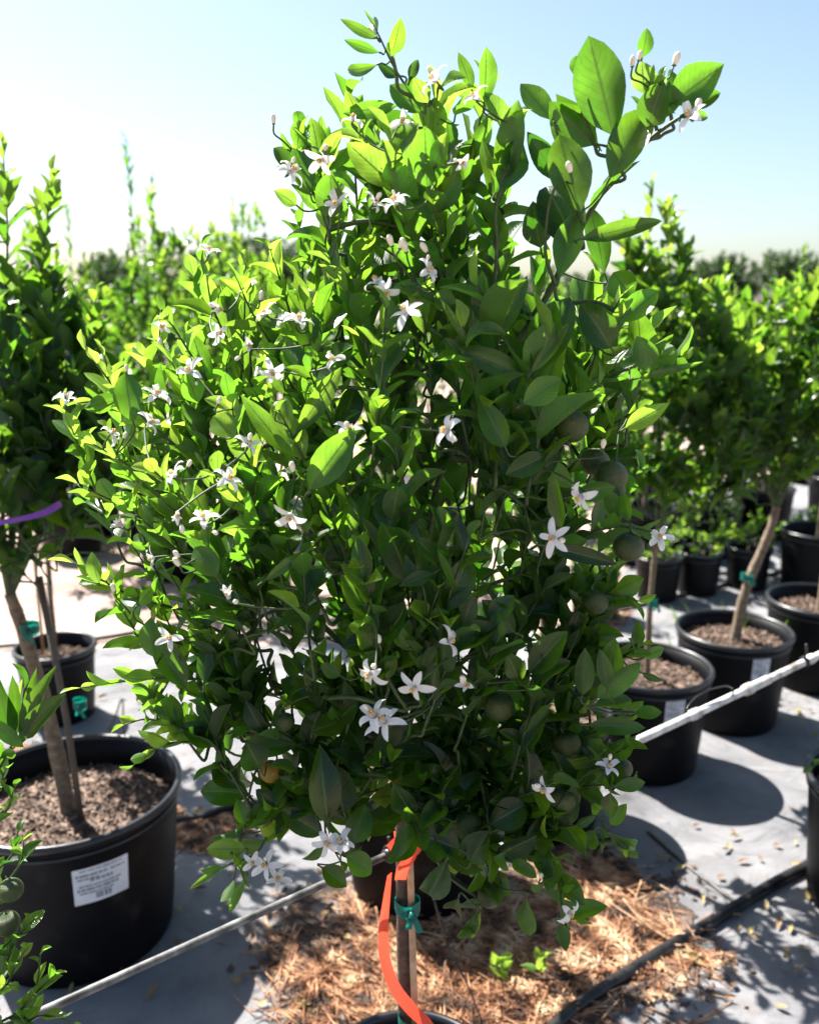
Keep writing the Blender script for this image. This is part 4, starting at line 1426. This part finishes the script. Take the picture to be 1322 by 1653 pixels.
BD = [(442, 200, 1.08), (597, 255, 1.05), (921, 280, .965), (352, 652, .97), (446, 664, .96), (290, 900, .95), (291, 914, .955), (186, 955, 1.04), (474, 762, .93), (613, 1038, .93), (1030, 98, .99),
      (1087, 106, .99), (645, 402, 1.0), (656, 408, 1.0), (690, 408, 1.0), (200, 708, 1.1), (972, 724, .99), (872, 1418, .98), (700, 122, 1.05), (690, 150, 1.04), (1020, 108, .99), (205, 600, 1.12), (420, 485, 1.1), (633, 398, 1.0)]
for i, (px, py, Y) in enumerate(BD):
    p = P(px, py, Y)
    z = nrm([rng.normal(0, .3), -.3, 1.0])
    A = np.array(sk.nodes)
    q = A[int(np.argmin(np.linalg.norm(A - (p - z * .02), axis=1) + np.maximum(0, A[:, 2] - p[2])))]
    sk.mb.tube(smoothline([q, (q + p) / 2 - z * .004, p - z * .01, p], 3), .0011, 5, True)
    f = copy_tree(BUD, root)
    orient(f, p - ROOT, z, 0, rng.uniform(.6, .9))
FR = [(922, 688, 1.0, 29, 0), (986, 768, 1.02, 28, 0), (1014, 882, 1.03, 27, 0), (960, 972, 1.03, 23, 0), (806, 1140, 1.0, 28, 0), (905, 1292, .99, 28, 0), (752, 1330, .99, 30, 0), (790, 1447, .99, 22, 0),
      (460, 1165, 1.0, 18, 0), (438, 1245, 1.03, 22, 1), (1003, 1240, 1.01, 20, 0), (915, 1200, 1.03, 25, 0), (698, 607, 1.1, 14, 0), (960, 745, 1.06, 25, 0), (545, 900, 1.08, 24, 0)]
for (px, py, Y, rp, k) in FR:
    p = P(px, py, Y + .02)
    z = nrm([rng.normal(0, .3), .2, 1.0])
    r = rp / FPX * Y
    A = np.array(sk.nodes)
    t_ = p + z * r
    q = A[int(np.argmin(np.linalg.norm(A - t_, axis=1) + np.maximum(0, t_[2] - A[:, 2]) * 1.5))]
    sk.mb.tube(smoothline([q, (q + t_) / 2 + z * .004, t_ + z * .004, t_ - z * .001], 3), .0013, 5, True)
    f = copy_tree(FRU[k], root)
    orient(f, p - ROOT, z, rng.uniform(0, 6), r)
local(sk.mb.obj('branches', M['twig'], root))
local(LV.build('crown', M['leaf'], root, 10, 4))

# ------------------------------------------------------------------ foreground tree at the lower left
ROOT2 = np.array([-.72, .72, .32])
r2 = empty('citrus_tree', ROOT2, 'near citrus tree whose side sprigs enter at the lower left corner', 'citrus tree', GT)
sk = Skeleton([(-.72, .72, .7), (-.70, .73, .8), (-.68, .75, .9), (-.68, .78, 1.0)], None)
tk = MB().tube(smoothline([(-.72, .72, .3), (-.715, .725, .6), (-.68, .77, 1.05)], 5), .011, 10)
o = tk.obj('trunk', M['bark'], r2)
o.location = -Vector(ROOT2)
LV = Leaves()
for (pts, Y, sz, a0, a1, n) in [
    ([(-60, 1330), (0, 1240), (30, 1175), (40, 1110)], .95, .05, .25, .45, 4),
    ([(-80, 1320), (-20, 1260), (-5, 1230), (25, 1205)], .95, .045, .3, .6, 5),
    ([(-80, 1420), (-20, 1350), (10, 1310), (25, 1270)], .95, .035, .2, .5, 9),
    ([(-80, 1400), (-30, 1320), (-5, 1280), (10, 1240)], .96, .035, .2, .5, 9),
    ([(-80, 1500), (-20, 1420), (20, 1380), (30, 1340)], .97, .035, .1, .4, 9),
    ([(-80, 1640), (-20, 1600), (10, 1560), (20, 1500)], .93, .035, .1, .4, 9),
    ([(-90, 1480), (-20, 1450), (30, 1400), (40, 1350)], .95, .035, .3, .7, 7),
    ([(-80, 1560), (-10, 1540), (40, 1500), (60, 1480)], .92, .04, .2, .5, 8),
    ([(-80, 1620), (0, 1600), (30, 1550), (45, 1530)], .9, .034, .4, .95, 9),
    ([(-80, 1680), (20, 1640), (70, 1590), (95, 1570)], .88, .04, .3, .6, 9),
    ([(-80, 1700), (0, 1690), (60, 1640), (120, 1650)], .88, .036, .3, .6, 8),
    ([(-20, 1700), (40, 1650), (60, 1590), (66, 1540)], .9, .034, .5, .9, 8)]:
    k = len(pts)
    w_ = [P(x, y, Y) for x, y in pts]
    sk.connect(w_[0], nrm(w_[1] - w_[0]))
    leafy_shoot(LV, sk.shoot(w_), sz, a0, a1, n)
for (bx, by, tx, ty, wp, Y, age) in [(35, 1195, 82, 1078, 36, .94, .25), (45, 1190, 98, 1120, 44, .93, .15), (20, 1190, -10, 1080, 50, .95, .2), (22, 1192, 22, 1095, 28, .95, .2),
                                     (35, 1200, 60, 1085, 24, .95, .25), (30, 1170, 34, 1092, 12, .96, 1.0), (38, 1205, -20, 1160, 26, .93, .5)]:
    b_, e_ = P(bx, by, Y), P(tx, ty, Y - .01)
    LV.add(b_, e_ - b_, nrm(np.array([0, 0, HCAM]) - b_) + rng.normal(0, .25, 3), np.linalg.norm(e_ - b_), wp / FPX * Y, age, curl=.15)
for _ in range(90):     # rest of that crown, outside the frame
    p = np.array([-.86, .80, 1.15]) + nrm(rng.normal(0, 1, 3)) * [.17, .2, .33] * rng.uniform(.3, 1) ** .5
    d = nrm((p - [-.8, .78, 1.0]) + UPZ * .2 + rng.normal(0, .1, 3))
    b = p - d * .06
    sk.connect(b, d)
    leafy_shoot(LV, sk.shoot([b, b + d * .05, b + d * .1]), .055, .3, .7, 7)
for px, py, rp in ((18, 1436, 23), (12, 1490, 24)):
    f = copy_tree(FRU[0], r2)
    p = P(px, py, .93)
    orient(f, p - ROOT2, (0, 0, 1), 0, rp / FPX * .93)
    sk.connect(p + UPZ * .016, UPZ, .0012)
o = sk.mb.obj('branches', M['twig'], r2)
o.location = -Vector(ROOT2)
o = LV.build('crown', M['leaf'], r2, 8, 4)
o.location = -Vector(ROOT2)

# ------------------------------------------------------------------ stake, tapes, pipe, clips
st = [P(672, 1700, 1.185), P(667, 1560, 1.185), P(663, 1430, 1.185), P(658, 1290, 1.185)]
o = MB().tube(smoothline(st, 6), .0052, 12).obj('wooden_stake', M['bamboo'])
tag(o, 'tan wooden stake tied against the trunk with teal tape', 'stake')


def ribbon(name, pts, w_, m, label, cat, twist=None, group=None):
    line = smoothline(pts, 8)
    n = len(line)
    V, F = [], []
    for i, p in enumerate(line):
        t = i / (n - 1)
        a = twist(t) if twist else 0
        d = nrm(line[min(i + 1, n - 1)] - line[max(i - 1, 0)])
        side = nrm(np.cross(d, [0, 1, 0]))
        dep = np.cross(side, d)
        wv = side * math.cos(a) + dep * math.sin(a)
        for s_ in (-1, -.33, .33, 1):
            V.append(p + wv * w_ * .5 * s_ + dep * (.0012 * math.sin(9 * t + s_ * 2)))
    for i in range(n - 1):
        for j in range(3):
            q = i * 4 + j
            F.append((q, q + 4, q + 5, q + 1))
    o = mesh_obj(name, V, F, m)
    return tag(o, label, cat, group)


# one length of flagging: loop round trunk, then the streamer
V, F = [], []
c0, rr = P(652, 1360, 1.195), .0175
path = []
for i in range(15):
    a = R(-200 + 250 * i / 14)
    path.append(c0 + [rr * math.cos(a), rr * math.sin(a), .012 - .012 * i / 14])
ribbon('flagging_tape', [c0 + [-.016, -.008, .012], c0 + [-.004, -.021, .004], c0 + [.012, -.02, .002], c0 + [.019, 0, .004], c0 + [.006, .019, .004], c0 + [-.014, .012, 0]], .026, M['orange'],
       'orange flagging tape wound once around the upper trunk', 'flagging tape', twist=lambda t: .25)
ribbon('flagging_tape', [P(668, 1366, 1.165), P(660, 1385, 1.165), P(650, 1402, 1.168), P(646, 1420, 1.175)], .018, M['orange'],
       'short slanting end of orange tape across the stake', 'flagging tape', twist=lambda t: .3 * t)
ribbon('flagging_tape', [P(629, 1410, 1.17), P(624, 1450, 1.16), P(619, 1500, 1.155), P(622, 1550, 1.155), P(638, 1595, 1.155), P(662, 1626, 1.158), P(688, 1652, 1.16), P(705, 1680, 1.162)], .0175, M['orange'],
       'long orange tape streamer curling down beside the trunk', 'flagging tape', twist=lambda t: 1.15 - 1.1 * min(1, t * 3) + .5 * math.sin(3 * t))
tie('tie_tape', P(658, 1462, 1.19), .017, 'teal tie tape knotted round the taped trunk and stake', M['teal'], group='teal tie tapes')
tie('tie_tape', P(664, 1648, 1.19), .018, 'teal tie tape at the very foot of the taped trunk', M['teal'], group='teal tie tapes')
# ties on other trunks
for (x, y, z, r, lab) in [(-.948, 2.11, .86, .021, 'teal tie tape round the thick left trunk'), (-1.42, 3.36, .80, .016, 'teal tie tape on the thin trunk behind the left one'),
                          (.853, 2.995, .62, .016, 'teal tie tape on the thin trunk behind the pale pipe'), (1.318, 3.355, .60, .022, 'teal tie tape on the leaning trunk'),
                          (-1.45, 5.285, .75, .02, 'small teal tie on the pale nursery tree at the left'), (-.83, 2.09, .665, .014, 'stray teal tape end beside the thick left trunk')]:
    tie('tie_tape', (x, y, z), r, lab, M['teal'], w_=.022, group='teal tie tapes')
ribbon('marker_tape', [P(-60, 846, 1.8), P(-10, 844, 1.8), P(40, 836, 1.8), P(75, 826, 1.82), P(99, 812, 1.84)], .014, M['purple'], 'purple marker tape across the left edge tree', 'marker tape', twist=lambda t: .3 + .6 * math.sin(4 * t))

# thin stake in the small pot
o = MB().tube([(-1.46, 3.36, .27), (-1.458, 3.36, 1.2)], .006, 8).obj('wooden_stake', M['bamboo'])
tag(o, 'thin stake beside the thin trunk in the small left pot', 'stake')
o = MB().tube([(-.845, 2.07, .33), (-.86, 2.075, .62), (-.90, 2.09, 1.0)], .009, 8).obj('wooden_stake', M['farbark'])
tag(o, 'dark stake leaning on the thick left trunk', 'stake')

# pale support pipe running along the row
A0, A1 = np.array([-.95, .54, .82]), np.array([-.02, 1.235, .825])
dirp = nrm(A1 - A0)
mbp = MB().tube([A0 + (A1 - A0) * k / 8 + [0, 0, -.003 * math.sin(k * math.pi / 8)] for k in range(9)], .0056, 12)
o = mbp.obj('support_pipe', M['wornpipe'])
tag(o, 'thin pale pipe on the left running up to the taped trunk', 'pipe')
B0, B1 = np.array([.0, 1.25, .825]), np.array([1.35, 2.31, .83])
pr = empty('support_pipe', B0, 'pale pipe on the right with joint sleeves crossing in front of the labelled pots', 'pipe')
db = B1 - B0


def bp(t):
    return db * t + [0, 0, -.006 * math.sin(t * math.pi)]


MB().tube([bp(k / 12) for k in range(13)], .0088, 14).obj('tube', M['pipe'], pr)
for t0, t1, r in ((.43, .445, .0115), (.545, .56, .0125), (.56, .60, .0105), (.70, .712, .0115)):
    MB().tube([bp(t0), bp((t0 + t1) / 2), bp(t1)], [r, r * 1.05, r], 14).obj('sleeve', M['pipe'], pr)
# wire loops & clips
def clip(p, label, s=1.0, up=.03):
    p = np.asarray(p, float)
    side = nrm(np.cross(dirp, UPZ))
    pts = []
    for k in range(13):
        a = 2 * math.pi * k / 12
        pts.append(p + (UPZ * math.sin(a) + side * math.cos(a)) * .0125 * s)
    mb = MB().tube(pts, .0022, 6)
    mb.tube([p + UPZ * .011 * s, p + UPZ * up * .6 + dirp * .004, p + UPZ * up], [.003, .0025, .0035], 6)
    mb.tube([p - dirp * .008, p + dirp * .008], .0095 * s, 10)
    o = mb.obj('pipe_clip', M['hose'])
    return tag(o, label, 'clip', 'black clips on the support pipes')


clip(A1 + dirp * -.015, 'black clip fixing the pale pipe at the taped trunk')
clip(B0 + bp(.69), 'black upright clip on the pale pipe at the right edge', up=.045)
o = MB().tube(smoothline([B0 + bp(.44) + [0, -.01, -.008], B0 + bp(.43) + [-.01, 0, .014], B0 + bp(.46) + [-.01, .01, .03], B0 + bp(.50) + [0, .01, .028], B0 + bp(.52) + [0, .01, .012]], 6), .0016, 6).obj('wire_loop', M['hose'])
tag(o, 'thin dark wire loop on the pale pipe near the crown', 'wire')

# ------------------------------------------------------------------ hoses
def hose(pts, r, label, name='drip_hose', m='hose'):
    o = MB().tube(smoothline(pts, 8), r, 10).obj(name, M[m])
    return tag(o, label, 'hose')


def gp(px, py, h=.02):
    return G(px, py, h)


hose([gp(1420, 1335), gp(1322, 1387), gp(1240, 1430), gp(1140, 1492), gp(1040, 1552), gp(940, 1618), gp(880, 1670)], .016, 'thick black hose lying across the fabric at the lower right')
hose([gp(-60, 1400), gp(120, 1370), gp(270, 1328), gp(330, 1316), gp(380, 1300), gp(480, 1290), gp(620, 1270)], .013, 'black hose on the ground beyond the big left pot')
hose([gp(-40, 1046), gp(30, 1040), gp(160, 1030), gp(300, 1005), gp(420, 985)], .012, 'black hose on the fabric beyond the small left pot')
hose([gp(900, 1010, .015), gp(1100, 960, .015), gp(1250, 925, .015), gp(1400, 890, .015)], .012, 'black hose behind the labelled pots')
hose([gp(1045, 1345, .006) + [0, 0, .006], gp(1100, 1390, .01), gp(1165, 1440, .01), gp(1185, 1455, .012)], .005, 'thin feeder tube joining the thick hose', 'drip_tube')
hose([G(700, 1450, .35), G(722, 1525, .2), G(755, 1590, .12), G(790, 1680, .06)], .0022, 'thin black wire arching above the straw by the trunk', 'wire')
hose([G(715, 1525, .21), G(800, 1560, .1), G(900, 1580, .03), G(1040, 1530, .02)], .0022, 'thin black wire sagging across the straw', 'wire')
hose([gp(140, 1205, .02), gp(180, 1170, .15), gp(197, 1128, .2), gp(200, 1170, .1), gp(203, 1205, .01)], .003, 'thin bent tube standing behind the big left pot', 'drip_tube')

# ------------------------------------------------------------------ straw, litter
def straw(name, polys, n, label, lmin=.07, lmax=.2, r=.0013, zmax=.03, seed=3):
    q = np.random.default_rng(seed)
    V, F, k = [], [], 0
    for (px, py, spx, spy, share) in polys:
        c = G(px, py)
        ex = G(px + spx, py) - c
        ey = G(px, py - spy) - c
        cl = q.normal(0, .45, (max(6, int(70 * share * n / 5000)), 2))
        ca = q.uniform(0, math.pi, len(cl))
        for _ in range(int(n * share)):
            ci = q.integers(len(cl))
            u = cl[ci] + q.normal(0, .11, 2) * [1, 1.6]
            if np.linalg.norm(u) > 1.25:
                continue
            p = c + ex * u[0] + ey * u[1]
            hgt = zmax * max(.15, 1 - np.linalg.norm(u)) * q.uniform(.2, 1) + .008
            a = ca[ci] + q.normal(0, .7)
            d = np.array([math.cos(a), math.sin(a), q.normal(0, .2)])
            L_ = q.uniform(lmin, lmax)
            w_ = nrm(np.cross(d, [0, 0, 1])) * r * q.uniform(.7, 1.6)
            up = np.array([0, 0, r * 1.2])
            bend = np.array([q.normal(0, .15), q.normal(0, .15), -.12]) * L_
            P0 = p + [0, 0, hgt]
            for t in (-.5, 0, .5):
                cc = P0 + d * L_ * t + bend * (t * t * 2)
                cc[2] = max(cc[2], .010)
                V += [cc - w_, cc + up, cc + w_]
            for s_ in (0, 3):
                F += [(k + s_, k + s_ + 1, k + s_ + 4, k + s_ + 3), (k + s_ + 1, k + s_ + 2, k + s_ + 5, k + s_ + 4)]
            k += 9
    o = mesh_obj(name, V, F, M['straw'], None, False)
    return tag(o, label, 'mulch', kind='stuff')


for nm, poly in (('dirt_patch', [(470, 1440), (560, 1420), (640, 1420), (800, 1410), (900, 1350), (960, 1350), (1040, 1420), (1120, 1470), (1110, 1540), (1020, 1610), (960, 1680), (500, 1690), (440, 1620), (430, 1540)]),
                 ('dirt_patch', [(270, 1335), (330, 1318), (400, 1308), (410, 1330), (330, 1362), (270, 1370)])):
    pts_ = [G(x, y, .012)[:2] for x, y in poly]
    tag(sheet(nm, pts_, .011, M['darkdirt'], jitter=.018), 'dark brown dirt and needle crumbs on the fabric', kind='stuff')
straw('pine_straw', [(800, 1540, 330, 110, .40), (580, 1500, 110, 85, .10), (950, 1440, 160, 90, .14), (510, 1590, 70, 60, .05), (1040, 1500, 110, 60, .08), (760, 1640, 330, 60, .18)], 4600,
      'loose orange brown pine straw heaped on the fabric round the trunk')
straw('leaf_litter', [(320, 1345, 110, 30, .3), (290, 1320, 60, 20, .15), (960, 1005, 90, 25, .2), (60, 1235, 90, 30, .2), (1010, 1570, 130, 40, .15)], 2600, 'dry leaf litter scattered along the hoses', .012, .035, .003, .02, 5)
# crumbly dirt below the straw
mb = MB()
q = np.random.default_rng(9)
for (px, py, sx, sy, n) in [(800, 1545, 330, 110, 900), (540, 1510, 150, 90, 250), (1000, 1590, 160, 70, 380), (320, 1345, 110, 28, 300), (960, 1005, 80, 20, 120), (1050, 1450, 110, 60, 180), (60, 1235, 90, 25, 150), (850, 1420, 130, 80, 200)]:
    c = G(px, py)
    ex, ey = G(px + sx, py) - c, G(px, py - sy) - c
    for _ in range(n):
        u = q.normal(0, .4, 2)
        p = c + ex * u[0] + ey * u[1]
        s_ = q.uniform(.003, .013)
        vs_ = [(p + np.array([i, j, k]) * s_ * [1, 1, .5] + q.normal(0, s_ * .25, 3) + [0, 0, .008 + s_ * .2]) for i, j, k in ((1, 0, 0), (-1, 0, 0), (0, 1, 0), (0, -1, 0), (0, 0, 1), (0, 0, -1))]
        mb.add(vs_, [(0, 2, 4), (2, 1, 4), (1, 3, 4), (3, 0, 4), (2, 0, 5), (1, 2, 5), (3, 1, 5), (0, 3, 5)])
o = mb.obj('dirt_crumbs', M['soilbed'], None, False)
tag(o, 'dark crumbs of soil scattered over the fabric', 'soil', kind='stuff')
M['dryleaf'] = leaf_mat('dry fallen leaf', (.1, .05, .02), (.2, .11, .05), (.3, .24, .08), (.1, .04, .01), (.2, .1, .03), (.3, .25, .06), veins=False, rough=.6, tw=.2)
LV = Leaves()
for px, py, sx, sy, n in [(330, 1420, 90, 70, 22), (800, 1560, 300, 60, 60), (1180, 1380, 90, 60, 18), (1200, 1560, 90, 60, 24), (460, 1620, 60, 30, 10), (1250, 1150, 60, 25, 14), (230, 1130, 60, 25, 12), (1010, 1380, 60, 30, 10)]:
    for _ in range(n):
        b_ = G(px + rng.normal(0, sx), py + rng.normal(0, sy * .8), .014)
        a = rng.uniform(0, 6.28)
        LV.add(b_, (math.cos(a), math.sin(a), .05), rng.normal(0, .25, 3) + UPZ, rng.uniform(.018, .05), rng.uniform(.01, .02), rng.uniform(0, 1), curl=-.3)
o = LV.build('fallen_leaves', M['dryleaf'], None, 5, 2)
tag(o, 'dry brown leaves dropped here and there on the fabric', 'fallen leaves', kind='stuff')
# pale weed sprigs by the straw
LV = Leaves()
sk = Skeleton([G(860, 1600, .0)], None)
for px, py, Y in [(800, 1520, 2.0), (870, 1520, 1.95), (815, 1535, 1.98)]:
    b_ = G(px, py + 70, .01)
    for _ in range(6):
        d = nrm(rng.normal(0, .5, 3) + [0, 0, 1.1])
        LV.add(b_ + UPZ * rng.uniform(.03, .08), d, rng.normal(0, 1, 3), rng.uniform(.03, .05), .02, .98)
wd = empty('weed_sprig', G(840, 1590, .01), 'pale yellow green weed sprigs rising from the straw', 'weed')
sk2 = MB()
for px, py in [(800, 1590), (870, 1590), (815, 1605)]:
    b_ = G(px, py, .0)
    sk2.tube([b_, b_ + UPZ * .07], .0012, 5)
o = sk2.obj('stems', M['twig'], wd)
o.location = -wd.location
o = LV.build('leaves', M['leaf'], wd, 5, 2)
o.location = -wd.location
# dry stalks of grass lying on the straw at the right
o = MB().tube(smoothline([G(1035, 1420, .11), G(1025, 1470, .05), G(1075, 1500, .03)], 5), .0022, 5).tube(smoothline([G(1005, 1450, .06), G(1040, 1490, .04), G(1085, 1520, .02)], 5), .0025, 5).tube(
    smoothline([G(960, 1440, .04), G(1020, 1480, .04), G(1100, 1525, .02)], 5), .002, 5).obj('dry_stalks', M['bamboo'])
tag(o, 'pale dry grass stalks lying over the straw by the hose', 'stalks')

# grass weeds beside the leaning trunk
LV = Leaves()
for _ in range(60):
    b_ = np.array([1.36 + rng.normal(0, .09), 3.66 + rng.normal(0, .06), .006])
    LV.add(b_, nrm(rng.normal(0, .3, 3) + UPZ), rng.normal(0, 1, 3), rng.uniform(.15, .42), .012, rng.uniform(.6, .95), curl=.5)
o = LV.build('grass_tuft', M['leaf_far'], None, 6, 1, petiole=0)
tag(o, 'bright grass tuft growing behind the labelled pot with the leaning trunk', 'grass', kind='stuff')

# prototypes that were only sources
def remove_tree(o):
    for c in list(o.children):
        remove_tree(c)
    bpy.data.objects.remove(o)


for o in FLO + [BUD] + FRU:
    remove_tree(o)
